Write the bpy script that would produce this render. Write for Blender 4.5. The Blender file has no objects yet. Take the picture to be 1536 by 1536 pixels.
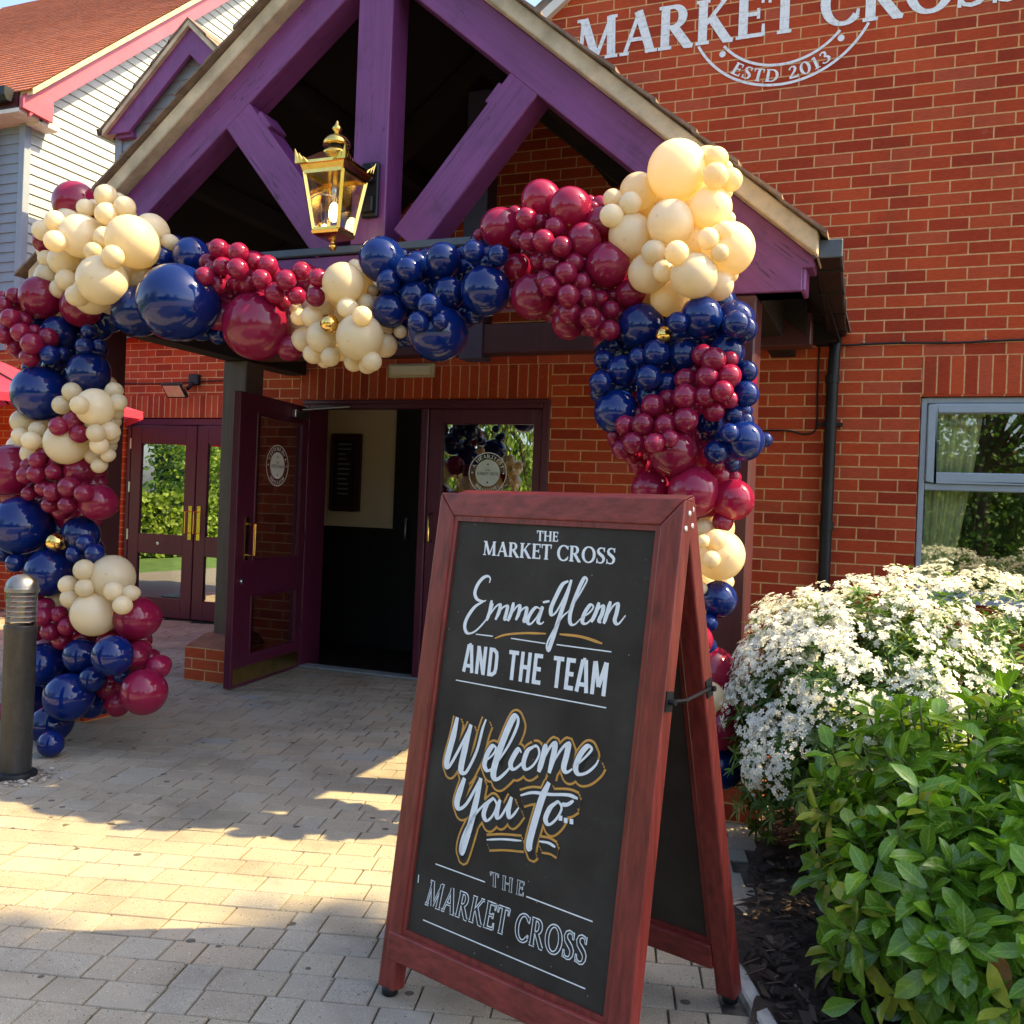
import bpy, bmesh, math, random
from mathutils import Vector, Matrix, noise
R = math.radians
sc = bpy.context.scene
COL = sc.collection

# ---------------------------------------------------------------- camera
cd = bpy.data.cameras.new("camera"); cam = bpy.data.objects.new("camera", cd); COL.objects.link(cam)
cd.sensor_width = 36.0; cd.sensor_fit = 'HORIZONTAL'; cd.lens = 33.98
cd.clip_start = 0.05; cd.clip_end = 600
CAMR = [[0.928503, 0.369261, 0.0391], [0.037216, 0.012226, -0.999232], [-0.369456, 0.929245, -0.00239]]
CAMC = [0.22533, -6.3225, 1.27052]
rx, dn, fw = (Vector(v) for v in CAMR)
M = Matrix.Identity(4)
for i in range(3):
    M[i][0] = rx[i]; M[i][1] = -dn[i]; M[i][2] = -fw[i]; M[i][3] = CAMC[i]
cam.matrix_world = M
sc.camera = cam
# ---------------------------------------------------------------- sky, sun, exposure
SUN = Vector((1.0, 0.33, 1.18)).normalized()
w = bpy.data.worlds.new("World"); sc.world = w; w.use_nodes = True
nt = w.node_tree; bg = nt.nodes['Background']
sky = nt.nodes.new('ShaderNodeTexSky'); sky.sky_type = 'NISHITA'; sky.sun_disc = False
sky.sun_elevation = math.asin(SUN.z); sky.sun_rotation = math.atan2(SUN.x, SUN.y)
sky.air_density = 1.0; sky.dust_density = 3.0; sky.ozone_density = 0.8
nt.links.new(sky.outputs[0], bg.inputs[0]); bg.inputs[1].default_value = 0.15
sd = bpy.data.lights.new("sun", 'SUN'); sd.energy = 5.0; sd.angle = R(0.53); sd.color = (1.0, 0.76, 0.36)
so = bpy.data.objects.new("sun", sd); COL.objects.link(so)
so.rotation_euler = SUN.to_track_quat('Z', 'Y').to_euler(); so.location = SUN * 60
vs = sc.view_settings
vs.view_transform = 'Standard'; vs.look = 'None'; vs.gamma = 1.0; vs.use_curve_mapping = False
vs.exposure = 1.58
sc.cycles.max_bounces = 12; sc.cycles.diffuse_bounces = 4; sc.cycles.glossy_bounces = 4
sc.cycles.transparent_max_bounces = 12; sc.cycles.use_denoising = True
sc.cycles.sample_clamp_indirect = 6.0; sc.cycles.caustics_reflective = False; sc.cycles.caustics_refractive = False

# ---------------------------------------------------------------- helpers
WL = {}
def tag(o, label=None, cat=None, group=None, kind=None):
    if label: o['label'] = label
    if cat: o['category'] = cat
    if group: o['group'] = group
    if kind: o['kind'] = kind
    return o
def thing(name, loc, label, cat, group=None):
    o = bpy.data.objects.new(name, None); COL.objects.link(o); o.location = loc; o.empty_display_size = .1
    WL[o] = Vector(loc); return tag(o, label, cat, group)
def strip_poly(pts, w):
    """points (x,y[,w]) -> left and right offset polylines"""
    n = len(pts); L = []; Rr = []
    for i, p in enumerate(pts):
        a = Vector(pts[max(i-1, 0)][:2]); b = Vector(pts[min(i+1, n-1)][:2])
        d = b - a
        if d.length < 1e-9: d = Vector((1, 0))
        d.normalize(); nn = Vector((-d.y, d.x))
        ww = (p[2] if len(p) > 2 else w) * .5
        c = Vector(p[:2]); L.append(c + nn*ww); Rr.append(c - nn*ww)
    return L, Rr
class MB:
    def __init__(s): s.v = []; s.f = []; s.c = []; s.mi = []; s.curm = 0; s.col = (1, 1, 1, 1)
    def face(s, pts, cols=None):
        i = len(s.v); s.v += [tuple(p) for p in pts]; s.f.append(tuple(range(i, i+len(pts))))
        s.c.append(cols or [s.col]*len(pts)); s.mi.append(s.curm)
    def mesh(s, vs, fs):
        i = len(s.v); s.v += [tuple(p) for p in vs]
        for f in fs: s.f.append(tuple(i+k for k in f)); s.c.append([s.col]*len(f)); s.mi.append(s.curm)
    def box(s, x0, x1, y0, y1, z0, z1):
        s.mesh([(x0,y0,z0),(x1,y0,z0),(x1,y1,z0),(x0,y1,z0),(x0,y0,z1),(x1,y0,z1),(x1,y1,z1),(x0,y1,z1)],
               [(3,2,1,0),(4,5,6,7),(0,1,5,4),(1,2,6,5),(2,3,7,6),(3,0,4,7)])
    def obox(s, c, ax, ay, az, hx, hy, hz):
        c = Vector(c); ax = Vector(ax).normalized()*hx; ay = Vector(ay).normalized()*hy; az = Vector(az).normalized()*hz
        vs = [c+a*ax+b*ay+d*az for d in (-1,1) for (a,b) in ((-1,-1),(1,-1),(1,1),(-1,1))]
        s.mesh(vs, [(3,2,1,0),(4,5,6,7),(0,1,5,4),(1,2,6,5),(2,3,7,6),(3,0,4,7)])
    def bar(s, a, b, wy, wz, up=(0,0,1)):
        a = Vector(a); b = Vector(b); x = (b-a).normalized(); u = Vector(up); y = u.cross(x).normalized(); z = x.cross(y)
        s.obox((a+b)/2, x, y, z, (b-a).length/2, wy/2, wz/2)
    def prism(s, pts, axis, d0, d1):
        def P(p, d): return {'x': (d, p[0], p[1]), 'y': (p[0], d, p[1]), 'z': (p[0], p[1], d)}[axis]
        n = len(pts); vs = [P(p, d0) for p in pts] + [P(p, d1) for p in pts]
        fs = [tuple(range(n)), tuple(range(2*n-1, n-1, -1))] + [((i+1) % n, i, n+i, n+(i+1) % n) for i in range(n)]
        s.mesh(vs, fs)
    def tube(s, path, r, n=8, cap=True):
        path = [Vector(p) for p in path]; rings = []
        for i, p in enumerate(path):
            d = (path[min(i+1, len(path)-1)] - path[max(i-1, 0)]).normalized()
            u = Vector((0,0,1)) if abs(d.z) < .9 else Vector((1,0,0))
            a = d.cross(u).normalized(); b = d.cross(a)
            rr = r[i] if isinstance(r, (list, tuple)) else r
            rings.append([p + (a*math.cos(2*math.pi*k/n) + b*math.sin(2*math.pi*k/n))*rr for k in range(n)])
        vs = [q for g in rings for q in g]; fs = []
        for i in range(len(rings)-1):
            for k in range(n): fs.append((i*n+k, i*n+(k+1) % n, (i+1)*n+(k+1) % n, (i+1)*n+k))
        if cap: fs.append(tuple(range(n-1, -1, -1))); fs.append(tuple((len(rings)-1)*n+k for k in range(n)))
        s.mesh(vs, fs)
    def lathe(s, prof, c=(0,0,0), n=24, rot=0):
        c = Vector(c); vs = []; fs = []
        for r, z in prof:
            for k in range(n):
                a = rot + 2*math.pi*k/n; vs.append(c + Vector((r*math.cos(a), r*math.sin(a), z)))
        for i in range(len(prof)-1):
            for k in range(n): fs.append((i*n+k, i*n+(k+1) % n, (i+1)*n+(k+1) % n, (i+1)*n+k))
        fs.append(tuple(range(n-1, -1, -1))); fs.append(tuple((len(prof)-1)*n+k for k in range(n)))
        s.mesh(vs, fs)
    def strip(s, pts, w, fn, lay):
        """flat painted stroke; fn maps (x,y,layer) to a point"""
        L, Rr = strip_poly(pts, w)
        for i in range(len(L)-1):
            s.face([fn(L[i].x, L[i].y, lay), fn(Rr[i].x, Rr[i].y, lay), fn(Rr[i+1].x, Rr[i+1].y, lay), fn(L[i+1].x, L[i+1].y, lay)])
    def disc(s, c, r, fn, lay, n=40):
        s.face([fn(c[0]+r*math.cos(2*math.pi*k/n), c[1]+r*math.sin(2*math.pi*k/n), lay) for k in range(n)])
    def build(s, name, mat, parent=None, bevel=0, smooth=False, weld=False, segs=1):
        off = WL.get(parent, Vector((0,0,0))) if parent else Vector((0,0,0))
        me = bpy.data.meshes.new(name)
        me.from_pydata([tuple(Vector(v)-off) for v in s.v], [], s.f)
        ca = me.color_attributes.new('tint', 'FLOAT_COLOR', 'CORNER')
        flat = [x for cs in s.c for c in cs for x in c]
        ca.data.foreach_set('color', flat)
        mats = mat if isinstance(mat, (list, tuple)) else [mat]
        for m in mats: me.materials.append(m)
        if len(mats) > 1: me.polygons.foreach_set('material_index', s.mi)
        if bevel or weld:
            bm = bmesh.new(); bm.from_mesh(me)
            bmesh.ops.remove_doubles(bm, verts=bm.verts, dist=1e-5)
            bmesh.ops.recalc_face_normals(bm, faces=bm.faces)
            if bevel:
                ed = [e for e in bm.edges if len(e.link_faces) == 2 and e.calc_face_angle(0) > .5]
                bmesh.ops.bevel(bm, geom=ed, offset=bevel, segments=segs, profile=.5, affect='EDGES', clamp_overlap=True)
            bm.to_mesh(me); bm.free()
        if smooth: me.polygons.foreach_set('use_smooth', [True]*len(me.polygons))
        me.update()
        o = bpy.data.objects.new(name, me); COL.objects.link(o)
        if parent:
            o.parent = parent
            WL[o] = off
        else: WL[o] = Vector((0,0,0))
        return o
def box_part(name, mat, parent, *b, bevel=.004):
    m = MB(); m.box(*b); return m.build(name, mat, parent, bevel=bevel)

# ---------------------------------------------------------------- materials
class NT:
    def __init__(s, name):
        s.m = bpy.data.materials.new(name); s.m.use_nodes = True; s.t = s.m.node_tree
        s.b = s.t.nodes['Principled BSDF']; s.out = s.t.nodes['Material Output']
    def n(s, ty, **kw):
        k = s.t.nodes.new('ShaderNode'+ty)
        for a, v in kw.items(): setattr(k, a, v)
        return k
    def l(s, a, b): s.t.links.new(a, b)
    def noise(s, vec, scale, detail=4, rough=.6):
        k = s.n('TexNoise'); k.inputs['Scale'].default_value = scale; k.inputs['Detail'].default_value = detail
        k.inputs['Roughness'].default_value = rough
        if vec is not None: s.l(vec, k.inputs['Vector'])
        return k
    def ramp(s, fac, *stops):
        k = s.n('ValToRGB'); e = k.color_ramp.elements
        while len(e) < len(stops): e.new(.5)
        for q, (p, c) in zip(e, stops): q.position = p; q.color = (*c, 1) if len(c) == 3 else c
        s.l(fac, k.inputs[0]); return k
    def mix(s, fac, a, b, mode='MIX'):
        k = s.n('Mix', data_type='RGBA', blend_type=mode)
        for sock, v in ((k.inputs[0], fac), (k.inputs[6], a), (k.inputs[7], b)):
            if isinstance(v, (int, float)): sock.default_value = v
            elif isinstance(v, tuple): sock.default_value = (*v, 1)
            else: s.l(v, sock)
        return k.outputs[2]
    def math(s, op, a, b=None):
        k = s.n('Math', operation=op)
        for sock, v in zip(k.inputs, (a, b)):
            if v is None: continue
            if isinstance(v, (int, float)): sock.default_value = v
            else: s.l(v, sock)
        return k.outputs[0]
    def pos(s): return s.n('NewGeometry').outputs['Position']
    def bump(s, h, st=.3, dist=.01):
        k = s.n('Bump'); k.inputs['Strength'].default_value = st; k.inputs['Distance'].default_value = dist
        s.l(h, k.inputs['Height']); s.l(k.outputs[0], s.b.inputs['Normal']); return k
    def set(s, base=None, rough=None, metal=None, spec=None, **kw):
        I = s.b.inputs
        if base is not None:
            if isinstance(base, tuple): I['Base Color'].default_value = (*base, 1)
            else: s.l(base, I['Base Color'])
        if rough is not None:
            if isinstance(rough, (int, float)): I['Roughness'].default_value = rough
            else: s.l(rough, I['Roughness'])
        if metal is not None: I['Metallic'].default_value = metal
        if spec is not None: I['Specular IOR Level'].default_value = spec
        for k, v in kw.items(): I[k.replace('_', ' ')].default_value = v
        return s
def plain(name, base, rough=.5, metal=0, var=.12, scale=9, bump=0, bscale=60, spec=.5):
    k = NT(name); p = k.pos(); nz = k.noise(p, scale, 5)
    lo = tuple(c*(1-var) for c in base); hi = tuple(min(1, c*(1+var)) for c in base)
    rp = k.ramp(nz.outputs[0], (.3, lo), (.7, hi)); k.set(rp.outputs[0], rough, metal, spec)
    if rough > .15:
        r2 = k.noise(p, scale*2.3, 3); rr = k.n('MapRange'); rr.inputs[3].default_value = rough*.8; rr.inputs[4].default_value = min(1, rough*1.2)
        k.l(r2.outputs[0], rr.inputs[0]); k.l(rr.outputs[0], k.b.inputs['Roughness'])
    if bump: k.bump(k.noise(p, bscale, 4).outputs[0], bump, .004)
    return k.m
def wood(name, base, rough=.45, axis=2, grain=1.0, var=.3, knots=False, rot=None, crack=0):
    """painted or stained timber, grain stretched along axis (0 x, 1 y, 2 z)"""
    k = NT(name); p = k.pos()
    if rot is not None:
        mr_ = k.n('Mapping'); k.l(p, mr_.inputs[0]); mr_.inputs['Rotation'].default_value = (0, rot, 0); p = mr_.outputs[0]; axis = 0
    mp = k.n('Mapping'); k.l(p, mp.inputs[0])
    sc3 = [26.0]*3; sc3[axis] = 1.3; mp.inputs['Scale'].default_value = sc3
    n1 = k.noise(mp.outputs[0], 2.2, 6, .65); n2 = k.noise(p, 3, 3)
    lo = tuple(c*(1-var) for c in base); hi = tuple(min(1, c*(1+var)) for c in base)
    c1 = k.ramp(n1.outputs[0], (.3, lo), (.72, hi)).outputs[0]
    c2 = k.ramp(n2.outputs[0], (.3, (.86,.86,.86)), (.7, (1.06,1.06,1.06))).outputs[0]
    base_c = k.mix(1.0, c1, c2, 'MULTIPLY')
    if knots:
        vo = k.n('TexVoronoi'); vo.inputs['Scale'].default_value = 1.0
        m2 = k.n('Mapping'); s2 = [9.0]*3; s2[axis] = 4.0; m2.inputs['Scale'].default_value = s2; k.l(p, m2.inputs[0]); k.l(m2.outputs[0], vo.inputs['Vector'])
        kn = k.ramp(vo.outputs['Distance'], (.03, (1,1,1)), (.16, (0,0,0))).outputs[0]
        base_c = k.mix(kn, base_c, tuple(c*.45 for c in base))
    h_ = n1.outputs[0]
    if crack:
        m3 = k.n('Mapping'); s3 = [17.0]*3; s3[axis] = .9; m3.inputs['Scale'].default_value = s3; k.l(p, m3.inputs[0])
        n3 = k.noise(m3.outputs[0], 1.0, 3, .5); gate = k.ramp(k.noise(p, 1.7, 3).outputs[0], (.46, (0,0,0)), (.56, (1,1,1))).outputs[0]
        line = k.math('MULTIPLY', k.math('LESS_THAN', k.math('ABSOLUTE', k.math('SUBTRACT', n3.outputs[0], .5)), .0055*crack), gate)
        base_c = k.mix(k.math('MULTIPLY', line, .8), base_c, tuple(c*.18 for c in base)); h_ = k.math('SUBTRACT', h_, k.math('MULTIPLY', line, 1.5))
        dirt = k.ramp(k.noise(p, 6, 6, .7).outputs[0], (.28, (.72,.70,.70)), (.45, (1,1,1))).outputs[0]; base_c = k.mix(1.0, base_c, dirt, 'MULTIPLY')
    k.set(base_c, rough, 0, .4); k.bump(h_, .25*grain, .003)
    return k.m
ROW0 = 2.405 + .0375
def brick(name, axis='x', soldier=False, paint=None, row=.075, length=.225, org=(0, ROW0), dark=1.0):
    k = NT(name); p = k.pos(); sp = k.n('SeparateXYZ'); k.l(p, sp.inputs[0]); cb = k.n('CombineXYZ')
    h = sp.outputs['X'] if axis == 'x' else sp.outputs['Y']
    hx = k.math('SUBTRACT', h, org[0]); vz = k.math('SUBTRACT', sp.outputs['Z'], org[1])
    wob = k.noise(p, 5, 2); wv = k.math('MULTIPLY', k.math('SUBTRACT', wob.outputs[0], .5), .004)
    wob2 = k.noise(p, 90, 2); wv2 = k.math('MULTIPLY', k.math('SUBTRACT', wob2.outputs[0], .5), .004)
    vz2 = k.math('ADD', k.math('ADD', vz, wv), wv2); hx2 = k.math('ADD', hx, wv2)
    if soldier: k.l(vz2, cb.inputs[0]); k.l(hx2, cb.inputs[1])
    else: k.l(hx2, cb.inputs[0]); k.l(vz2, cb.inputs[1])
    bt = k.n('TexBrick'); bt.offset = 0 if soldier else .5; bt.offset_frequency = 2; bt.squash = 1
    bt.inputs['Scale'].default_value = 1; bt.inputs['Brick Width'].default_value = 3.0 if soldier else length
    bt.inputs['Row Height'].default_value = row; bt.inputs['Mortar Size'].default_value = .0046
    bt.inputs['Mortar Smooth'].default_value = .12; bt.inputs['Bias'].default_value = 0
    bt.inputs['Color1'].default_value = (0,0,0,1); bt.inputs['Color2'].default_value = (1,1,1,1); bt.inputs['Mortar'].default_value = (.5,.5,.5,1)
    k.l(cb.outputs[0], bt.inputs['Vector'])
    d = dark
    bc = k.ramp(bt.outputs['Color'], (0, (.31*d,.037*d,.013*d)), (.3, (.41*d,.053*d,.016*d)), (.7, (.49*d,.074*d,.021*d)), (1, (.43*d,.082*d,.038*d))).outputs[0]
    mp = k.n('Mapping'); mp.inputs['Scale'].default_value = (18, 18, 95); k.l(p, mp.inputs[0])
    nz = k.noise(mp.outputs[0], 1.2, 6, .7)
    bc = k.mix(1.0, bc, k.ramp(nz.outputs[0], (.25, (.66,.62,.6)), (.6, (1,1,1)), (.85, (1.12,1.2,1.25))).outputs[0], 'MULTIPLY')
    st = k.noise(p, 1.1, 5); bc = k.mix(1.0, bc, k.ramp(st.outputs[0], (.3, (.82,.8,.8)), (.65, (1.06,1.05,1.04))).outputs[0], 'MULTIPLY')
    sp2 = k.noise(p, 160, 2); bc = k.mix(k.ramp(sp2.outputs[0], (.66, (0,0,0)), (.76, (.6,.6,.6))).outputs[0], bc, (.13, .035, .025))
    sc_ = k.noise(p, 7, 6, .75); bc = k.mix(k.ramp(sc_.outputs[0], (.62, (0,0,0)), (.80, (.20,.20,.20))).outputs[0], bc, (.62,.42,.34)); bc = k.mix(k.ramp(k.noise(p, 2.1, 6, .7).outputs[0], (.30, (.42,.42,.42)), (.46, (0,0,0))).outputs[0], bc, (.16,.035,.02))
    mo = k.ramp(k.noise(p, 14, 4).outputs[0], (.25, (.44,.215,.09)), (.75, (.66,.38,.18))).outputs[0]
    c = k.mix(bt.outputs['Fac'], bc, mo)
    ht = k.math('ADD', k.math('MULTIPLY', k.math('SUBTRACT', 1.0, bt.outputs['Fac']), 1.0), k.math('MULTIPLY', nz.outputs[0], .35))
    if paint:
        wear = k.ramp(k.noise(p, 45, 4).outputs[0], (.28, (.72,.72,.72)), (.5, (1,1,1))).outputs[0]
        c = k.mix(1.0, k.mix(k.math('MULTIPLY', bt.outputs['Fac'], .25), paint, (.5,.5,.48)), wear, 'MULTIPLY')
    k.set(c, .85, 0, .25); k.bump(ht, .55, .006)
    return k.m
def glass_mat(name, tint=(1,1,1), refl=1.0, base_refl=.04):
    k = NT(name); fr = k.n('Fresnel'); fr.inputs[0].default_value = 1.5
    g = k.n('BsdfGlossy'); g.inputs['Roughness'].default_value = .0; g.inputs[0].default_value = (.95,.97,1,1)
    wv = k.noise(k.pos(), 2.2, 2); bp = k.n('Bump'); bp.inputs['Strength'].default_value = .02; bp.inputs['Distance'].default_value = .02
    k.l(wv.outputs[0], bp.inputs['Height']); k.l(bp.outputs[0], g.inputs['Normal'])
    t = k.n('BsdfTransparent'); t.inputs[0].default_value = (*tint, 1)
    f = k.math('MINIMUM', k.math('ADD', k.math('MULTIPLY', fr.outputs[0], refl), base_refl), 1.0)
    mx = k.n('MixShader'); k.l(f, mx.inputs[0]); k.l(t.outputs[0], mx.inputs[1]); k.l(g.outputs[0], mx.inputs[2]); k.l(mx.outputs[0], k.out.inputs[0])
    return k.m
def emit(name, col, st):
    k = NT(name); k.set((.8,.7,.5), .4); k.b.inputs['Emission Color'].default_value = (*col, 1); k.b.inputs['Emission Strength'].default_value = st; return k.m
def clad_mat(name, base, pitch=.104, z0=0.0):
    k = plain(name, base, .5, 0, .06, 4); return k
def latex(name, base, rough, trans, tcol, tip=(.5,.5,.5)):
    k = NT(name); oi = k.n('ObjectInfo'); hv = k.n('HueSaturation')
    hv.inputs['Color'].default_value = (*base, 1)
    mr = k.n('MapRange'); mr.inputs[3].default_value = .82; mr.inputs[4].default_value = 1.15; k.l(oi.outputs['Random'], mr.inputs[0]); k.l(mr.outputs[0], hv.inputs['Value'])
    nz = k.noise(k.n('TexCoord').outputs['Object'], 3.5, 3)
    c = k.mix(1.0, hv.outputs[0], k.ramp(nz.outputs[0], (.3, (.985,.985,.985)), (.7, (1.01,1.01,1.01))).outputs[0], 'MULTIPLY')
    so_ = k.n('SeparateXYZ'); k.l(k.n('TexCoord').outputs['Object'], so_.inputs[0])
    rad_ = k.math('SQRT', k.math('ADD', k.math('POWER', so_.outputs['X'], 2.0), k.math('POWER', so_.outputs['Z'], 2.0)))
    spot = k.math('MULTIPLY', k.math('LESS_THAN', so_.outputs['Y'], 0.0), k.ramp(rad_, (.02, (1,1,1)), (.085, (0,0,0))).outputs[0])
    c = k.mix(k.math('MULTIPLY', spot, .5), c, tuple(q*.5 for q in base))
    sm = k.noise(k.n('TexCoord').outputs['Object'], 7, 5)
    rr = k.n('MapRange'); rr.inputs[3].default_value = rough*.85; rr.inputs[4].default_value = rough*1.25; k.l(sm.outputs[0], rr.inputs[0])
    k.set(c, rr.outputs[0], 0, .55)
    tr = k.n('BsdfTranslucent'); tr.inputs[0].default_value = (*tcol, 1)
    mx = k.n('MixShader'); mx.inputs[0].default_value = trans
    k.l(k.b.outputs[0], mx.inputs[1]); k.l(tr.outputs[0], mx.inputs[2]); k.l(mx.outputs[0], k.out.inputs[0])
    return k.m
def leaf_mat(name, lo, hi, young, vein, rough=.38, trans=.25):
    k = NT(name); at = k.n('VertexColor'); at.layer_name = 'tint'; sp = k.n('SeparateColor'); k.l(at.outputs[0], sp.inputs[0])
    c = k.ramp(sp.outputs[1], (0, lo), (.55, hi), (.85, hi), (.93, young), (1, young)).outputs[0]
    vn = k.ramp(sp.outputs[0], (.0, (1,1,1)), (.1, (.25,.25,.25)), (.2, (0,0,0))).outputs[0]
    c = k.mix(k.math('MULTIPLY', vn, .7), c, vein)
    fr_ = k.math('FRACT', k.math('SUBTRACT', k.math('MULTIPLY', sp.outputs[2], 7.0), k.math('MULTIPLY', sp.outputs[0], 1.6)))
    lv = k.ramp(k.math('ABSOLUTE', k.math('SUBTRACT', fr_, .5)), (.0, (.55,.55,.55)), (.09, (0,0,0))).outputs[0]
    c = k.mix(lv, c, vein)
    c = k.mix(k.ramp(k.noise(k.pos(), 55, 4, .7).outputs[0], (.70, (0,0,0)), (.76, (.7,.7,.7))).outputs[0], c, tuple(q*.7 for q in (vein[0], vein[1]*.6, vein[2])))
    nz = k.noise(k.pos(), 30, 3); c = k.mix(1.0, c, k.ramp(nz.outputs[0], (.3, (.8,.8,.8)), (.7, (1.15,1.15,1.15))).outputs[0], 'MULTIPLY')
    k.set(c, rough, 0, .5)
    tr = k.n('BsdfTranslucent'); k.l(k.mix(1.0, c, (1.5, 1.7, .6), 'MULTIPLY'), tr.inputs[0])
    mx = k.n('MixShader'); mx.inputs[0].default_value = trans
    k.l(k.b.outputs[0], mx.inputs[1]); k.l(tr.outputs[0], mx.inputs[2]); k.l(mx.outputs[0], k.out.inputs[0])
    return k.m
# ---------------------------------------------------------------- lettering (strokes in a cap-height-1 box)
T_, t_ = .17, .065
def arc(cx, cy, rx_, ry, a0, a1, n=18, T=T_, t=t_):
    o = []
    for i in range(n+1):
        a = R(a0+(a1-a0)*i/n); o.append((cx+rx_*math.cos(a), cy+ry*math.sin(a), t+(T-t)*abs(math.cos(a))**1.3))
    return o
def serif(x, y, w=.3): return [(x-w/2, y, .05), (x+w/2, y, .05)]
def stem(x, y0=0, y1=1, w=T_): return [[(x, y0, w), (x, y1, w)], serif(x, y0+.025 if y0 == 0 else y0), serif(x, y1-.025)]
GL = {
 'T': (.72, [[(.36,0,T_),(.36,1,T_)], serif(.36,.025), [(.02,.965,t_),(.70,.965,t_)], [(.045,.72,.03),(.03,1,.07)], [(.675,.72,.03),(.69,1,.07)]]),
 'H': (.9, stem(.17)+stem(.73)+[[(.2,.52,t_),(.7,.52,t_)]]),
 'E': (.66, stem(.17)+[[(.2,.965,t_),(.58,.965,t_)],[(.2,.52,t_),(.5,.52,t_)],[(.2,.035,t_),(.6,.035,t_)],[(.575,.74,.03),(.58,1,.06)],[(.6,.27,.03),(.6,0,.06)],[(.49,.4,.04),(.49,.64,.04)]]),
 'M': (1.05, [[(.14,0,t_),(.19,1,t_)],[(.2,1,T_),(.52,.03,T_*.9)],[(.52,.03,t_),(.86,1,t_)],[(.88,0,T_),(.85,1,T_)],serif(.14,.025,.24),serif(.88,.025,.3),serif(.14,.975,.2),serif(.9,.975,.2)]),
 'A': (.86, [[(.12,0,t_),(.45,1,t_)],[(.42,1,T_),(.73,0,T_)],[(.22,.34,t_),(.6,.34,t_)],serif(.12,.025,.22),serif(.74,.025,.28)]),
 'R': (.82, stem(.17)+[[(.2,.965,t_),(.34,.965,t_)], arc(.34,.735,.22,.235,90,-90), [(.34,.5,t_),(.2,.5,t_)], [(.36,.5,T_),(.68,.03,T_),(.8,0,.06)]]),
 'K': (.86, stem(.17)+[[(.24,.45,t_),(.66,.98,t_)],[(.36,.58,T_),(.7,.03,T_),(.84,0,.06)],serif(.66,.975,.24)]),
 'C': (.8, [arc(.45,.5,.36,.485,42,318,26), [(.73,.72,.03),(.73,.98,.06)], [(.75,.3,.03),(.73,.16,.05)]]),
 'O': (.92, [arc(.46,.5,.37,.485,0,360,32)]),
 'S': (.62, [[(.53,.76,.05),(.5,.88,.055),(.42,.955,.06),(.3,.97,.07),(.17,.9,.11),(.12,.78,.15),(.17,.65,.17),(.3,.55,.18),(.43,.45,.18),(.51,.33,.17),(.5,.19,.14),(.42,.07,.09),(.29,.03,.065),(.16,.06,.055),(.08,.17,.05),(.07,.28,.04)], [(.53,.72,.03),(.53,1,.05)], [(.07,.3,.03),(.07,0,.05)]]),
 'D': (.92, stem(.17)+[[(.2,.965,t_),(.4,.965,t_)], arc(.4,.5,.38,.465,90,-90,22), [(.4,.035,t_),(.2,.035,t_)]]),
 'L': (.66, stem(.17)+[[(.2,.035,t_),(.6,.035,t_)],[(.6,.27,.03),(.6,0,.06)]]),
 'F': (.62, stem(.17)+[[(.2,.965,t_),(.56,.965,t_)],[(.2,.52,t_),(.48,.52,t_)],[(.56,.74,.03),(.56,1,.06)]]),
 'W': (1.15, [[(.1,1,T_),(.36,.02,T_)],[(.36,.02,t_),(.58,.95,t_)],[(.55,1,T_),(.8,.02,T_)],[(.8,.02,t_),(1.05,1,t_)],serif(.1,.975,.24),serif(1.05,.975,.2)]),
 'V': (.85, [[(.1,1,T_),(.42,.02,T_)],[(.42,.02,t_),(.74,1,t_)],serif(.1,.975,.24),serif(.74,.975,.2)]),
 '2': (.66, [[(.1,.72,.1),(.14,.87,.09),(.28,.965,.07),(.44,.93,.12),(.5,.76,.17),(.42,.55,.14),(.24,.3,.1),(.08,.08,.08)], [(.06,.06,.12),(.6,.06,.12)], [(.6,.04,.04),(.62,.25,.03)]]),
 '0': (.7, [arc(.35,.5,.26,.485,0,360,28)]),
 '1': (.45, [[(.24,0,T_),(.24,1,T_)], serif(.24,.025,.34), [(.22,.97,.06),(.06,.86,.05)]]),
 '3': (.64, [[(.1,.8,.08),(.2,.94,.07),(.34,.96,.08),(.46,.87,.14),(.45,.69,.14),(.3,.55,.07)], [(.3,.55,.07),(.47,.47,.12),(.53,.28,.17),(.45,.1,.12),(.28,.03,.07),(.12,.08,.07),(.06,.2,.09)]]),
 ' ': (.34, []),
}
SANS = {
 'A': (.52, [[(.06,0),(.2,1)],[(.2,.98),(.32,.98)],[(.32,1),(.46,0)],[(.14,.24,.13),(.38,.24,.13)]]),
 'N': (.52, [[(.1,0),(.1,1)],[(.1,.98),(.42,.02)],[(.42,0),(.42,1)]]),
 'D': (.5, [[(.1,0),(.1,1)],[(.1,.93,.14),(.25,.93,.14),(.37,.84),(.4,.7),(.4,.3),(.37,.16),(.25,.07,.14),(.1,.07,.14)]]),
 'T': (.46, [[(.23,0),(.23,1)],[(.01,.93,.14),(.45,.93,.14)]]),
 'H': (.52, [[(.1,0),(.1,1)],[(.42,0),(.42,1)],[(.1,.5,.14),(.42,.5,.14)]]),
 'E': (.42, [[(.1,0),(.1,1)],[(.1,.93,.14),(.4,.93,.14)],[(.1,.5,.14),(.36,.5,.14)],[(.1,.07,.14),(.4,.07,.14)]]),
 'M': (.66, [[(.1,0),(.1,1)],[(.12,1),(.33,.25)],[(.33,.25),(.54,1)],[(.56,0),(.56,1)]]), ' ': (.3, [])}
SANSW = .155
def layout(text, font, track=.06):
    x = 0; out = []
    for ch in text:
        a, st = font[ch]; out.append((x, a, st)); x += a + track
    return out, x - track
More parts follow.
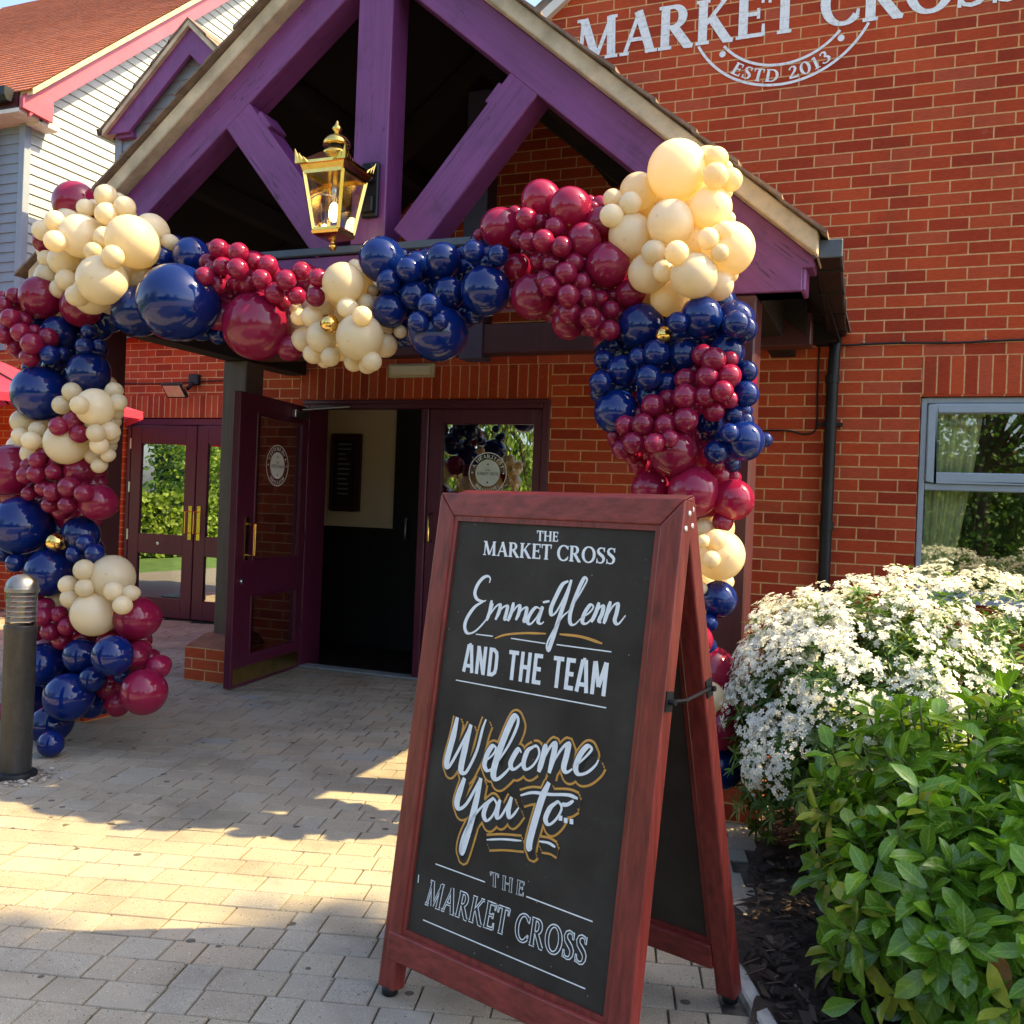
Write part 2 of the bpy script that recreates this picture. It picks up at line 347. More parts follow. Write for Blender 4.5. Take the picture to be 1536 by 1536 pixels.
def write_line(mb, text, font, fn, base, lay, grow=0.0, track=.06, s0=0):
    """fn(u, v, layer) with u along the line 0..1 and v 0..1 cap height; strokes are laid in cap units"""
    out, W = layout(text, font, track); k = 0
    for x, a, st in out:
        for s_ in st:
            pts = [(p[0]+x, p[1], (p[2] if len(p) > 2 else SANSW)+grow) for p in s_]
            if grow < 0: pts = [(p[0], p[1], max(p[2], .004)) for p in pts]
            L, Rr = strip_poly(pts, .1); k += 1
            for i in range(len(L)-1):
                q = [fn(v.x/W, v.y, base+(k % 7)*lay) for v in (L[i], Rr[i], Rr[i+1], L[i+1])]
                mb.face(q)
def smooth(P, n=5):
    P = [Vector(p) for p in P]; Q = [2*P[0]-P[1]]+P+[2*P[-1]-P[-2]]; out = []
    for i in range(1, len(Q)-2):
        for k in range(n):
            t = k/n; a, b, c, d = Q[i-1], Q[i], Q[i+1], Q[i+2]
            out.append(.5*((2*b)+(c-a)*t+(2*a-5*b+4*c-d)*t*t+(3*b-a-3*c+d)*t**3))
    out.append(P[-1]); return out
# ---------------------------------------------------------------- material set
m_brick = brick('red_brick_wall'); m_brick_y = brick('red_brick_side', axis='y'); m_soldier = brick('soldier_course', soldier=True, org=(.345, 2.06-1.4))
m_brick2 = brick('recess_brick', org=(.06, .02)); m_soldier2 = brick('recess_soldier', soldier=True, org=(.02, .66))
m_sign = brick('painted_brick', paint=(.74, .77, .80))
m_purple = wood('purple_paint', (.172, .042, .168), .42, 2, .9, .18, crack=1); m_purple_x = wood('purple_paint_level', (.172, .042, .168), .42, 0, .9, .18, crack=1)
PURP = (.172, .042, .168)
m_purple_r = wood('purple_paint_right', PURP, .42, 0, .9, .18, rot=-R(40.2), crack=1); m_purple_l = wood('purple_paint_left', PURP, .42, 0, .9, .18, rot=R(38.9), crack=1)
m_strut_r = wood('purple_strut_right', PURP, .42, 0, .9, .2, rot=R(49.7), crack=1.5); m_strut_l = wood('purple_strut_left', PURP, .42, 0, .9, .2, rot=-R(50.8), crack=1.2)
m_maroon = wood('maroon_frame_paint', (.085, .013, .034), .33, 2, .5, .18); m_maroon_x = wood('maroon_frame_level', (.085, .013, .034), .33, 0, .5, .18)
m_post = wood('dark_post_timber', (.080, .054, .045), .5, 2, .8, .25); m_postd = wood('dark_maroon_timber', (.055, .014, .018), .45, 2, .6, .2)
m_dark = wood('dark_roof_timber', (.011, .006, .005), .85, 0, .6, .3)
m_verge = plain('weathered_verge_board', (.50, .41, .29), .8, 0, .35, 6, .5, 40)
m_tile_edge = plain('brown_tile_edge', (.17, .115, .085), .85, 0, .4, 14, .8, 50)
m_slate = plain('lead_flashing', (.07, .085, .11), .5, .2, .2, 8)
m_black = plain('black_plastic', (.010, .011, .014), .45, 0, .2, 8, spec=.3)
m_pane = glass_mat('window_glass', (.94, .97, .95), 1.5, .08); m_pane_dk = glass_mat('door_glass', (.75, .78, .78), 1.6, .34)
m_pane_open = glass_mat('open_door_glass', (.75, .72, .72), .8, .0)
m_brass = plain('polished_brass', (.83, .56, .15), .2, 1, .12, 20); m_brassd = plain('brass_plate', (.55, .38, .12), .33, 1, .2, 12)
m_steel = plain('steel', (.55, .55, .57), .3, 1, .1, 20)
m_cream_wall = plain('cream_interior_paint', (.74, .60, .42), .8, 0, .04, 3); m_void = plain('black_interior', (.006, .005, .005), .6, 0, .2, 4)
m_white = plain('white_vinyl', (.76, .78, .76), .5, 0, .05, 20); m_greenish = plain('frosted_vinyl', (.55, .62, .56), .6, 0, .05, 20); m_ink = plain('black_vinyl', (.02, .03, .03), .5, 0, .1, 20)
m_greyframe = plain('blue_grey_window_paint', (.27, .33, .39), .35, 0, .06, 6)
m_clad = plain('white_weatherboard', (.345, .37, .37), .55, 0, .07, 5, .25, 120); m_clad_shade = plain('shaded_weatherboard', (.20, .24, .31), .55, 0, .07, 5, .2, 120)  # second tone: same white boards on the shaded faces, shade put into the colour
m_pink = wood('rose_bargeboard_paint', (.43, .075, .115), .42, 1, .5, .1)

# ---------------------------------------------------------------- pavement, ground
A_ = R(15.5); e1 = Vector((math.cos(A_), math.sin(A_))); e2 = Vector((-math.sin(A_), math.cos(A_)))
BED = [(-.03, -3.83), (-.195, -3.47), (-.23, -2.6), (-.22, -.02), (4.2, -.02), (4.2, -4.95), (.55, -4.95)]
def inside(p, poly):
    c = False; n = len(poly)
    for i in range(n):
        a, b = poly[i], poly[i-1]
        if (a[1] > p[1]) != (b[1] > p[1]) and p[0] < (b[0]-a[0])*(p[1]-a[1])/(b[1]-a[1])+a[0]: c = not c
    return c
def paver_mat():
    k = NT('concrete_block_paving'); at = k.n('VertexColor'); at.layer_name = 'tint'; p = k.pos()
    sp = k.n('SeparateColor'); k.l(at.outputs[0], sp.inputs[0])
    c = k.ramp(sp.outputs[0], (0, (.285,.252,.200)), (.3, (.32,.280,.22)), (.6, (.345,.305,.24)), (.8, (.315,.294,.25)), (.93, (.35,.292,.22)), (1, (.285,.288,.275))).outputs[0]
    fine = k.noise(p, 420, 3, .7); c = k.mix(1.0, c, k.ramp(fine.outputs[0], (.3, (.55,.53,.5)), (.5, (1,1,1)), (.68, (1.45,1.45,1.42))).outputs[0], 'MULTIPLY')
    vo = k.n('TexVoronoi'); vo.inputs['Scale'].default_value = 70; k.l(p, vo.inputs['Vector'])
    gate = k.noise(p, 33, 2); pit = k.math('MULTIPLY', k.math('LESS_THAN', vo.outputs['Distance'], .17), k.math('GREATER_THAN', gate.outputs[0], .53))
    c = k.mix(pit, c, (.07,.06,.05))
    vo2 = k.n('TexVoronoi'); vo2.inputs['Scale'].default_value = 95; k.l(p, vo2.inputs['Vector'])
    c = k.mix(k.math('MULTIPLY', k.math('LESS_THAN', vo2.outputs['Distance'], .14), k.math('GREATER_THAN', k.noise(p, 21, 2).outputs[0], .52)), c, (.58,.56,.52))
    st = k.noise(p, 2.3, 5); c = k.mix(1.0, c, k.ramp(st.outputs[0], (.28, (.62,.61,.60)), (.5, (1,1,1)), (.75, (1.14,1.12,1.08))).outputs[0], 'MULTIPLY')
    edge = k.ramp(sp.outputs[1], (0, (.30,.28,.26)), (.42, (.62,.6,.57)), (.9, (1,1,1))).outputs[0]; c = k.mix(1.0, c, edge, 'MULTIPLY')
    spt = k.n('TexVoronoi'); spt.inputs['Scale'].default_value = 8.5; k.l(p, spt.inputs['Vector'])
    oil = k.math('MULTIPLY', k.math('LESS_THAN', spt.outputs['Distance'], .12), k.math('GREATER_THAN', k.noise(p, .9, 2).outputs[0], .50))
    c = k.mix(k.math('MULTIPLY', oil, .8), c, (.045,.038,.032))
    k.set(c, .9, 0, .2); k.bump(k.math('ADD', fine.outputs[0], k.math('MULTIPLY', pit, -1.2)), .55, .004)
    return k.m
random.seed(3)
mb = MB(); PH = .1265
v0 = -1.921*e2.x + -4.164*e2.y          # a bed joint read from the paving
for iv in range(-32, 62):
    va = v0+iv*PH; u = -9.2+random.random()*.2
    while u < 4.6:
        L = random.choice((.10, .12, .14, .165, .18, .195)); c = e1*(u+L/2)+e2*(va+PH/2)
        if -8.4 < c.x < .9 and -7.2 < c.y < (1.62 if c.x < -4.75 else -.01 if c.x < -4.06 or c.x > -2.0 else .05) and not inside((c.x, c.y), BED):
            g = .0015; zz = random.uniform(-.0012, .0012); tx, ty = random.uniform(-.008, .008), random.uniform(-.008, .008)
            a0, a1, b0, b1 = u+g, u+L-g, va+g, va+PH-g; ch = .0035; r_ = random.random()
            out = [(a0,b0),(a1,b0),(a1,b1),(a0,b1)]; inn = [(a0+ch,b0+ch),(a1-ch,b0+ch),(a1-ch,b1-ch),(a0+ch,b1-ch)]
            J = lambda: random.uniform(-.0016, .0016)
            def P(q, z):
                w_ = e1*q[0]+e2*q[1]; return (w_.x, w_.y, z+zz+(q[0]-u-L/2)*tx+(q[1]-va-PH/2)*ty)
            inn = [(q[0]+J(), q[1]+J()) for q in inn]; out = [(q[0]+J()*.8, q[1]+J()*.8) for q in out]
            hi_, lo_ = (r_, 1, 0, 1), (r_, .42, 0, 1); vl = (r_, .05, 0, 1)
            mb.face([P(q, 0) for q in inn], [hi_]*4)
            for i in range(4):
                j = (i+1) % 4
                mb.face([P(out[i], -.0045), P(out[j], -.0045), P(inn[j], 0), P(inn[i], 0)], [lo_, lo_, hi_, hi_])
                mb.face([P(out[i], -.016), P(out[j], -.016), P(out[j], -.0045), P(out[i], -.0045)], [vl, vl, lo_, lo_])
        u += L
pv = mb.build('pavement', paver_mat()); tag(pv, kind='structure')
mb = MB(); mb.face([(-60,-60,-.03),(60,-60,-.03),(60,60,-.03),(-60,60,-.03)])
mb.face([(-300,-300,-.04),(300,-300,-.04),(300,300,-.04),(-300,300,-.04)])
k = NT('asphalt_and_grass'); p = k.pos(); sp = k.n('SeparateXYZ'); k.l(p, sp.inputs[0])
nz = k.noise(p, .15, 4); gm = k.math('GREATER_THAN', k.math('ADD', k.math('MULTIPLY', k.math('ABSOLUTE', k.math('ADD', sp.outputs['Y'], 3)), 1.0), k.math('MULTIPLY', nz.outputs[0], 2.0)), 13.0)
gm2 = k.math('MAXIMUM', gm, k.math('LESS_THAN', sp.outputs['X'], -11.5))
k.set(k.mix(gm2, k.ramp(k.noise(p, 30, 3).outputs[0], (.3, (.16,.145,.125)), (.7, (.24,.215,.18))).outputs[0], k.ramp(k.noise(p, 3, 5).outputs[0], (.3, (.05,.10,.02)), (.7, (.10,.19,.035))).outputs[0]), .95)
tag(mb.build('ground', k.m), kind='structure')
# jointing sand under the blocks
mb = MB(); mb.face([(-8.45,-7.3,-.012),(.95,-7.3,-.012),(.95,1.64,-.012),(-8.45,1.64,-.012)])
tag(mb.build('jointing_sand', plain('jointing_sand', (.085,.07,.055), .95, 0, .4, 40, .5, 200)), kind='structure')
# planting bed and its concrete edging
mb = MB(); nx, ny = 60, 60
pts = {}
for i in range(nx+1):
    for j in range(ny+1):
        x = -.3+4.6*i/nx; y = -5.0+4.98*j/ny
        pts[i, j] = (x, y, .012+.03*noise.noise(Vector((x*3, y*3, 0)))+.018*noise.noise(Vector((x*14, y*14, 3))))
for i in range(nx):
    for j in range(ny):
        c = ((pts[i,j][0]+pts[i+1,j][0])/2, (pts[i,j][1]+pts[i,j+1][1])/2)
        if inside(c, BED): mb.face([pts[i,j], pts[i+1,j], pts[i+1,j+1], pts[i,j+1]])
tag(mb.build('planting_bed', plain('bark_mulch_soil', (.040,.025,.017), .95, 0, .5, 30, .9, 90), weld=True), kind='structure')
mb = MB()
for a, b in (((-.20,-3.46),(-.02,-3.86)), ((-.02,-3.865),(.56,-4.97))):
    mb.bar((a[0]+.01,a[1],-.005), (b[0]+.01,b[1],-.005), .045, .05)
tag(mb.build('edging_kerb', plain('pale_concrete_edging', (.42,.40,.36), .85, 0, .2, 20, .4, 120), bevel=.006), kind='structure')
random.seed(11); mb = MB()
for i in range(5200):
    x, y = random.uniform(-.24, 1.4), random.uniform(-4.9, -2.2)
    if not inside((x-.03, y), BED): continue
    a = random.random()*6.28; L = random.uniform(.008, .034); W = L*random.uniform(.10, .5); ti = random.uniform(-.5, .5); g = random.uniform(.0, 1)
    u_ = Vector((math.cos(a), math.sin(a), ti)); v_ = Vector((-math.sin(a), math.cos(a), random.uniform(-.4, .4)))
    c = Vector((x, y, .03+random.random()*.02)); mb.col = (g, g, g, 1)
    mb.face([c-u_*L-v_*W, c+u_*L-v_*W*.7, c+u_*L*.9+v_*W*.7, c-u_*L*.8+v_*W])
k = NT('bark_chips'); at = k.n('VertexColor'); at.layer_name = 'tint'; sp = k.n('SeparateColor'); k.l(at.outputs[0], sp.inputs[0])
k.set(k.ramp(sp.outputs[0], (0, (.012,.008,.006)), (.6, (.042,.026,.018)), (.93, (.08,.052,.036)), (1, (.26,.21,.15))).outputs[0], .9)
tag(mb.build('bark_chips', k.m), 'dark bark chip mulch covering the planting bed', 'mulch', kind='stuff')

# ---------------------------------------------------------------- main brick building
B1 = thing('brick_building', (-1, 0, 0), 'red brick gabled building front with painted pub name and entrance doors', 'building')
def wall_faces(mb, x0, x1, z0, z1, holes, y, back, axis='y', reveal=.14):
    xs = sorted({x0, x1, *[h[0] for h in holes], *[h[1] for h in holes]}); zs = sorted({z0, z1, *[h[2] for h in holes], *[h[3] for h in holes]})
    for i in range(len(xs)-1):
        for j in range(len(zs)-1):
            cx, cz = (xs[i]+xs[i+1])/2, (zs[j]+zs[j+1])/2
            if any(h[0] < cx < h[1] and h[2] < cz < h[3] for h in holes): continue
            mb.face([(xs[i],y,zs[j]),(xs[i+1],y,zs[j]),(xs[i+1],y,zs[j+1]),(xs[i],y,zs[j+1])])
            if back: mb.face([(xs[i],y+back,zs[j+1]),(xs[i+1],y+back,zs[j+1]),(xs[i+1],y+back,zs[j]),(xs[i],y+back,zs[j])])
    for a, b, c, d in holes:
        mb.face([(a,y,c),(a,y,d),(a,y+reveal,d),(a,y+reveal,c)]); mb.face([(b,y,d),(b,y,c),(b,y+reveal,c),(b,y+reveal,d)])
        mb.face([(a,y,d),(b,y,d),(b,y+reveal,d),(a,y+reveal,d)])
        if c > .05: mb.face([(a,y,c),(a,y+reveal,c),(b,y+reveal,c),(b,y,c)])
def clip(o, co, no):
    off = WL[o]; bm = bmesh.new(); bm.from_mesh(o.data); g = bm.verts[:]+bm.edges[:]+bm.faces[:]
    bmesh.ops.bisect_plane(bm, geom=g, plane_co=Vector(co)-off, plane_no=Vector(no), clear_outer=True); bm.to_mesh(o.data); bm.free()
mb = MB(); wall_faces(mb, -4.75, 6.2, 0, 7.4, [(-4.055,-2.03,0,2.05),(.335,1.75,.82,2.05)], 0, .25)
ow = mb.build('wall', m_brick, B1); RK = .75
clip(ow, (-2.17,0,4.70), (-RK,0,1)); clip(ow, (.7,0,4.70+RK*2.87), (RK,0,1))
mb = MB(); mb.face([(-4.75,3,0),(-4.75,0,0),(-4.75,0,2.76),(-4.75,3,2.76)]); mb.build('side_wall', m_brick_y, B1)
box_part('lintel', m_soldier, B1, -4.092, -2.032, -.003, .1, 2.062, 2.292, bevel=0); box_part('lintel', m_soldier, B1, .338, 1.75, -.003, .1, 2.062, 2.290, bevel=0)
# roof with pale verge
zr = lambda x: 4.70+RK*(x+2.17) if x < .7 else 4.70+RK*2.87-RK*(x-.7)
mb = MB()
for a, b in ((-4.95,.7),(.7,6.4)): mb.prism([(a,zr(a)+.06),(b,zr(b)+.06),(b,zr(b)+.16),(a,zr(a)+.16)], 'y', -.02, 9)
mb.build('roof', m_tile_edge, B1)
mb = MB()
for a, b in ((-4.95,.7),(.7,6.4)): mb.prism([(a,zr(a)-.02),(b,zr(b)-.02),(b,zr(b)+.06),(a,zr(a)+.06)], 'y', -.05, .02)
mb.build('verge', plain('pale_verge', (.62,.60,.55), .6, 0, .1, 6), B1)
# painted sign straight on the brickwork
sgn = MB(); SL = .0012
def wfn(x0, x1, z0, h): return lambda u, v, l: (x0+(x1-x0)*u, -.004-l, z0+h*v)
write_line(sgn, 'MARKET CROSS', GL, wfn(-1.955, .815, 4.372, .285), 0, .00025, grow=.028, track=.02)
write_line(sgn, 'THE', GL, wfn(-1.02, -.32, 4.735, .20), 0, .00025)
AC = (-.572, 4.64)
def arcfn(rad, a0, a1, h, inward): # text on the lower part of a ring, reading left to right
    def f(u, v, l):
        a = R(a0+(a1-a0)*u); r_ = rad-h*v if inward else rad+h*v
        return (AC[0]+r_*math.cos(a), -.004-l, AC[1]+r_*math.sin(a))
    return f
for rad in (.595, .468):
    lim = 28 if rad > .5 else 40
    pts = [(AC[0]+rad*math.cos(R(a)), AC[1]+rad*math.sin(R(a))) for a in [180+lim+(180-2*lim)*i/48 for i in range(49)]]
    sgn.strip(pts, .017, lambda x, y, l: (x, -.004-l, y), 0)
write_line(sgn, 'ESTD 2013', GL, arcfn(.573, 237, 304, .078, True), .0003, .0002, grow=.03, track=.12)
for x, z in ((-.938,4.288),(-.206,4.288)): sgn.disc((x, z), .021, lambda a, b, l: (a, -.0045, b), 0, 20)
sgn.build('painted_sign', m_sign, B1)

# entrance frame, fixed glazed leaf, open leaf
mb = MB()
for b in ((-4.053,-3.995,-.0,.27,0,2.048),(-2.092,-2.032,.0,.27,0,2.048),(-3.035,-2.975,.004,.09,0,1.985)): mb.box(*b)
mb.build('door_frame', m_maroon, B1, bevel=.006)
mb = MB(); mb.box(-3.995,-2.092,-.002,.09,1.985,2.046); mb.box(-4.05,-2.034,-.02,.0,2.018,2.048); mb.build('door_head', m_maroon_x, B1, bevel=.005)
def ring_decal(mbs, C, fn, scale=1):
    """ring, frosted disc and curved lettering; mbs = (white, frost, ink)"""
    wm, fm, im = mbs; S = scale
    for rad, wd in ((.145*S, .006*S),):
        wm.strip([(C[0]+rad*math.cos(2*math.pi*i/60), C[1]+rad*math.sin(2*math.pi*i/60)) for i in range(61)], wd, fn, 0)
    fm.disc(C, .096*S, fn, 0)
    def af(rad, a0, a1, h, top):
        def f(u, v, l):
            a = R(a0+(a1-a0)*u); r_ = rad+h*v if top else rad-h*v
            return fn(C[0]+r_*math.cos(a), C[1]+r_*math.sin(a), l)
        return f
    write_line(wm, 'A HEARTFELT', GL, af(.108*S, 163, 17, .024*S, True), .0002, .0001, track=.1)
    write_line(wm, 'WELCOME', GL, af(.134*S, 222, 318, .024*S, False), .0002, .0001, track=.16)
    for sx in (-1, 1): wm.disc((C[0]+sx*.121*S, C[1]), .006*S, fn, .0002, 12)
    write_line(im, 'MARKET CROSS', GL, lambda u, v, l: fn(C[0]+(-.083+.166*u)*S, C[1]+(-.016+.022*v)*S, l), .0006, .0001, track=.02)
    write_line(im, 'THE', GL, lambda u, v, l: fn(C[0]+(-.02+.04*u)*S, C[1]+(.014+.014*v)*S, l), .0006, .0001)
    for dz in (-.068, .062): im.disc((C[0], C[1]+dz*S), .007*S, fn, .0006, 12)
# fixed right-hand leaf
mb = MB()
x0, x1 = -2.973, -2.094
for b in ((x0,x0+.108,.018,.066,.012,1.983),(x1-.062,x1,.018,.066,.012,1.983)): mb.box(*b)
for b in ((x0+.108,x1-.062,.018,.066,1.874,1.983),(x0+.108,x1-.062,.018,.066,.62,.85),(x0+.108,x1-.062,.018,.066,.012,.20)): mb.box(*b)
dr = mb.build('door', m_maroon, B1, bevel=.006); dr['label'] = 'closed right-hand door leaf'
for z0, z1 in ((.85,1.874),(.20,.62)):
    m2 = MB(); m2.box(x0+.105, x1-.059, .040, .046, z0-.003, z1+.003); m2.build('glass_pane', m_pane_dk, dr)
d3 = (MB(), MB(), MB()); ring_decal(d3, (-2.503, 1.526), lambda x, z, l: (x, .0385-l, z))
for q, m_, nm in zip(d3, (m_white, m_greenish, m_ink), ('ring_lettering','frosted_disc','small_lettering')): q.build(nm, m_, dr)
m2 = MB(); m2.tube([(x0+.05,.018,1.02),(x0+.05,-.035,1.02),(x0+.05,-.035,1.22),(x0+.05,.018,1.22)], .009, 8); m2.build('handle', m_brass, dr, smooth=True)
# open left-hand leaf, swung out
H_ = Vector((-4.0,-.03,0)); Fd = Vector((-3.842,-1.068,0)); D_ = (Fd-H_).normalized(); Nn = Vector((-D_.y, D_.x, 0))   # Nn points to +x side
if Nn.x < 0: Nn = -Nn
LW = (Fd-H_).length
def lf(s, q, z): return H_+D_*s+Nn*q+Vector((0,0,z))
def lbox(mb, s0, s1, q0, q1, z0, z1):
    mb.obox(lf((s0+s1)/2,(q0+q1)/2,(z0+z1)/2), D_, Nn, (0,0,1), (s1-s0)/2, abs(q1-q0)/2, (z1-z0)/2)
mb = MB(); lbox(mb,0,.092,-.03,.022,.012,1.985); lbox(mb,LW-.235,LW,-.03,.022,.012,1.985)
for z0, z1 in ((1.865,1.985),(.615,.85),(.012,.2)): lbox(mb,.092,LW-.235,-.03,.022,z0,z1)
for z0, z1 in ((.2,.615),(.85,1.865)):       # glazing beads
    lbox(mb,.092,.107,.0,.026,z0,z1); lbox(mb,LW-.25,LW-.235,.0,.026,z0,z1); lbox(mb,.107,LW-.25,.0,.026,z1-.015,z1); lbox(mb,.107,LW-.25,.0,.026,z0,z0+.015)
lfo = mb.build('door', m_maroon, B1, bevel=.004); lfo['label'] = 'open left-hand door leaf swung outwards'
for z0, z1 in ((.2,.615),(.85,1.865)):
    m2 = MB(); lbox(m2,.105,LW-.248,-.006,.0,z0+.012,z1-.012); m2.build('glass_pane', m_pane_open, lfo)
d3 = (MB(), MB(), MB()); ring_decal(d3, (0, 0), lambda x, z, l: lf(.452-x*1.0*-1 if False else .452+x*1.16, .0015+l, 1.522+z))
for q, m_, nm in zip(d3, (m_white, m_white, m_ink), ('ring_lettering','frosted_disc','small_lettering')): q.build(nm, m_, lfo)
m2 = MB(); hs = LW-.145; m2.tube([lf(hs,.022,.895),lf(hs,.085,.895),lf(hs,.085,1.105),lf(hs,.022,1.105)], .0095, 10); lbox(m2,hs-.022,hs+.022,.022,.026,.86,1.15)
m2.build('handle', m_brass, lfo, smooth=False)
m2 = MB(); lbox(m2,.06,LW-.03,.022,.0245,.03,.135); m2.build('kick_plate', m_brassd, lfo)
m2 = MB()
for z in (.25, .95, 1.72): lbox(m2,-.012,.0,-.03,.02,z,z+.1)
m2.build('hinge', m_steel, lfo)
m2 = MB(); m2.lathe([(.001,0),(.02,0),(.02,.012),(.012,.016),(.001,.016)], (0,0,0), 14); 
mt = Matrix.Translation(lf(LW-.09,.022,.72)) @ Nn.to_track_quat('Z','Y').to_matrix().to_4x4(); m2.v = [tuple(mt @ Vector(v)) for v in m2.v]
m2.build('lock', m_steel, lfo, smooth=True)
m2 = MB(); lbox(m2,.06,.30,.022,.055,1.89,1.945); m2.bar(lf(.18,.05,1.955),(-3.62,-.035,1.995),.018,.012); m2.build('door_closer', m_steel, lfo, bevel=.003)
box_part('threshold', plain('worn_threshold', (.36,.43,.46), .4, .4, .2, 12), B1, -3.995, -2.975, -.03, .10, .002, .016)
# lobby behind the doors
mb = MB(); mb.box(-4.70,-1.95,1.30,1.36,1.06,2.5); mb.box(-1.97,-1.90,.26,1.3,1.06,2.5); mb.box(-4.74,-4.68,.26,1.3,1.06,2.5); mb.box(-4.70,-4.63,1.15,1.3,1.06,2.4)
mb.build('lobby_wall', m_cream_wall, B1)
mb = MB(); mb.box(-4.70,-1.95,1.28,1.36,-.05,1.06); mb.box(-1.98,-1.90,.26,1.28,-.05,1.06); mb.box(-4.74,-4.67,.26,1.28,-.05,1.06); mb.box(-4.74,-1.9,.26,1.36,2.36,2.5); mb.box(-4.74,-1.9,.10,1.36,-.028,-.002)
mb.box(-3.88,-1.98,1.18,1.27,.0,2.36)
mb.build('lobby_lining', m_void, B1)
m2 = MB(); m2.tube([(-3.72,1.18,.97),(-3.72,1.12,.97),(-3.72,1.12,1.16),(-3.72,1.18,1.16)], .011, 8); m2.build('inner_door_handle', m_steel, B1, smooth=True)
m2 = MB(); m2.lathe([(.001,0),(.05,0),(.05,-.012),(.001,-.012)], (-3.55,.75,2.357), 20); m2.build('ceiling_downlight', emit('warm_downlight', (1,.78,.45), 3.0), B1)
# right-hand window
WX0, WX1 = .340, 1.745
mb = MB()
for b in ((WX0,WX0+.034,.03,.10,.85,2.044),(WX1-.034,WX1,.03,.10,.85,2.044)): mb.box(*b)
for b in ((WX0+.034,WX1-.034,.03,.10,2.010,2.044),(WX0+.034,WX1-.034,.03,.10,1.487,1.530),(WX0+.034,WX1-.034,.03,.10,.85,.89)): mb.box(*b)
win = mb.build('window', m_greyframe, B1, bevel=.005)
m2 = MB()
for b in ((.378,.432,.012,.07,1.536,2.004),(1.62,1.70,.012,.07,1.536,2.004)): m2.box(*b)
for b in ((.432,1.62,.012,.07,1.950,2.004),(.432,1.62,.012,.07,1.536,1.596)): m2.box(*b)
m2.build('casement', m_greyframe, win, bevel=.007)
m2 = MB(); m2.box(.430,1.622,.045,.051,1.594,1.952); m2.build('pane', m_pane, win)
m2 = MB(); m2.box(.372,1.715,.060,.066,.885,1.489); m2.build('pane', m_pane, win)
m2 = MB(); fn = lambda x0, x1, z0, h: (lambda u, v, l: (x1-(x1-x0)*u, .053+l, z0+h*v))
write_line(m2, 'HOT', GL, fn(.605,.70,1.885,.036), .0, .0001); write_line(m2, 'SERVED', GL, fn(.44,.575,1.885,.036), .0, .0001)
m2.build('window_lettering', m_white, win)
box_part('sill', m_greyframe, win, .32, 1.77, -.04, .06, .815, .848)
mb = MB(); mb.box(.0,2.3,2.6,2.66,0,2.5); mb.box(-.06,0,.26,2.6,0,2.5); mb.box(2.3,2.36,.26,2.6,0,2.5); mb.box(0,2.3,.26,2.6,2.45,2.5); mb.box(0,2.3,.26,2.6,0,.05)
mb.build('dining_room_lining', plain('dim_room', (.30,.22,.09), .8, 0, .5, 2.5), B1)
mb = MB(); mb.box(.9,1.9,1.5,2.1,.05,.85); mb.box(.62,.66,2.5,2.58,1.2,1.9); mb.box(1.2,1.3,2.5,2.58,.9,2.2); mb.build('dining_furniture', plain('dark_furniture', (.05,.02,.015), .5, 0, .3, 5), B1)
# curtain
mb = MB(); n = 60
def cx(i, z):
    f = i/n; t = (2.0-z)/1.1; wd = .33-.16*max(0, t)**1.3
    return .36+f*wd, .17+.022*math.sin(f*34+z*.6)+.01*math.sin(f*11)
for j in range(14):
    za, zb = 2.02-j*.085, 2.02-(j+1)*.085
    for i in range(n):
        a, b, c, d = cx(i, za), cx(i+1, za), cx(i+1, zb), cx(i, zb)
        mb.face([(a[0],a[1],za),(b[0],b[1],za),(c[0],c[1],zb),(d[0],d[1],zb)])
tag(mb.build('curtain', plain('cream_curtain', (.93,.90,.55), .9, 0, .08, 12), weld=True, smooth=True), 'gathered pale green curtain hanging inside the grey window', 'curtain')
# lobby menu board
mbd = thing('menu_board', (-4.47, 1.27, 1.2), 'dark framed menu board hanging on the cream lobby wall', 'menu board')
mb = MB(); mb.box(-4.60,-4.55,1.262,1.298,1.2,1.9); mb.box(-4.33,-4.28,1.262,1.298,1.2,1.9); mb.box(-4.55,-4.33,1.262,1.298,1.85,1.9); mb.box(-4.55,-4.33,1.262,1.298,1.2,1.25); mb.build('frame', m_postd, mbd, bevel=.005)
box_part('board', m_void, mbd, -4.55, -4.33, 1.275, 1.295, 1.25, 1.85)
mb = MB(); random.seed(2)
for i in range(11): z = 1.80-i*.045; mb.box(-4.52, -4.52+random.uniform(.08,.14), 1.272, 1.2745, z, z+.012)
mb.build('price_lines', plain('chalk_grey', (.25,.28,.28), .8), mbd)

# cable, flood lamp, emergency light
mb = MB(); mb.tube([(x, -.012+.002*math.sin(x*7), 2.371+.004*math.sin(x*9)) for x in [-.28+.06*i for i in range(60)]], .0065, 8)
cbl = mb.build('cable', m_black, smooth=True)
tag(cbl, 'black cable clipped along the brick wall above the grey window', 'cable')
mb = MB()
for i in range(14): mb.lathe([(.001,0),(.009,0),(.012,.006),(.006,.012),(.001,.013)], (0+.225*i, -.022, 2.380), 8)
mb.build('clip', m_steel, cbl)
mb = MB(); pts = smooth([(-.262,-.012,2.36),(-.262,-.012,2.1),(-.258,-.012,1.9),(-.275,-.012,1.83),(-.34,-.012,1.816),(-.42,-.012,1.835),(-.55,-.012,1.838),(-.75,-.012,1.825)], 5)
mb.tube(pts, .0055, 8); tag(mb.build('cable', m_black, smooth=True), 'thin black cable hanging down beside the downpipe and looping left', 'cable')
el = thing('emergency_light', (-3.11, -.03, 2.26), 'cream rectangular emergency light fixed above the entrance doors', 'light fitting')
box_part('housing', plain('aged_cream_plastic', (.50,.42,.27), .45, 0, .08, 8), el, -3.30, -2.925, -.045, -.003, 2.208, 2.310, bevel=.008)
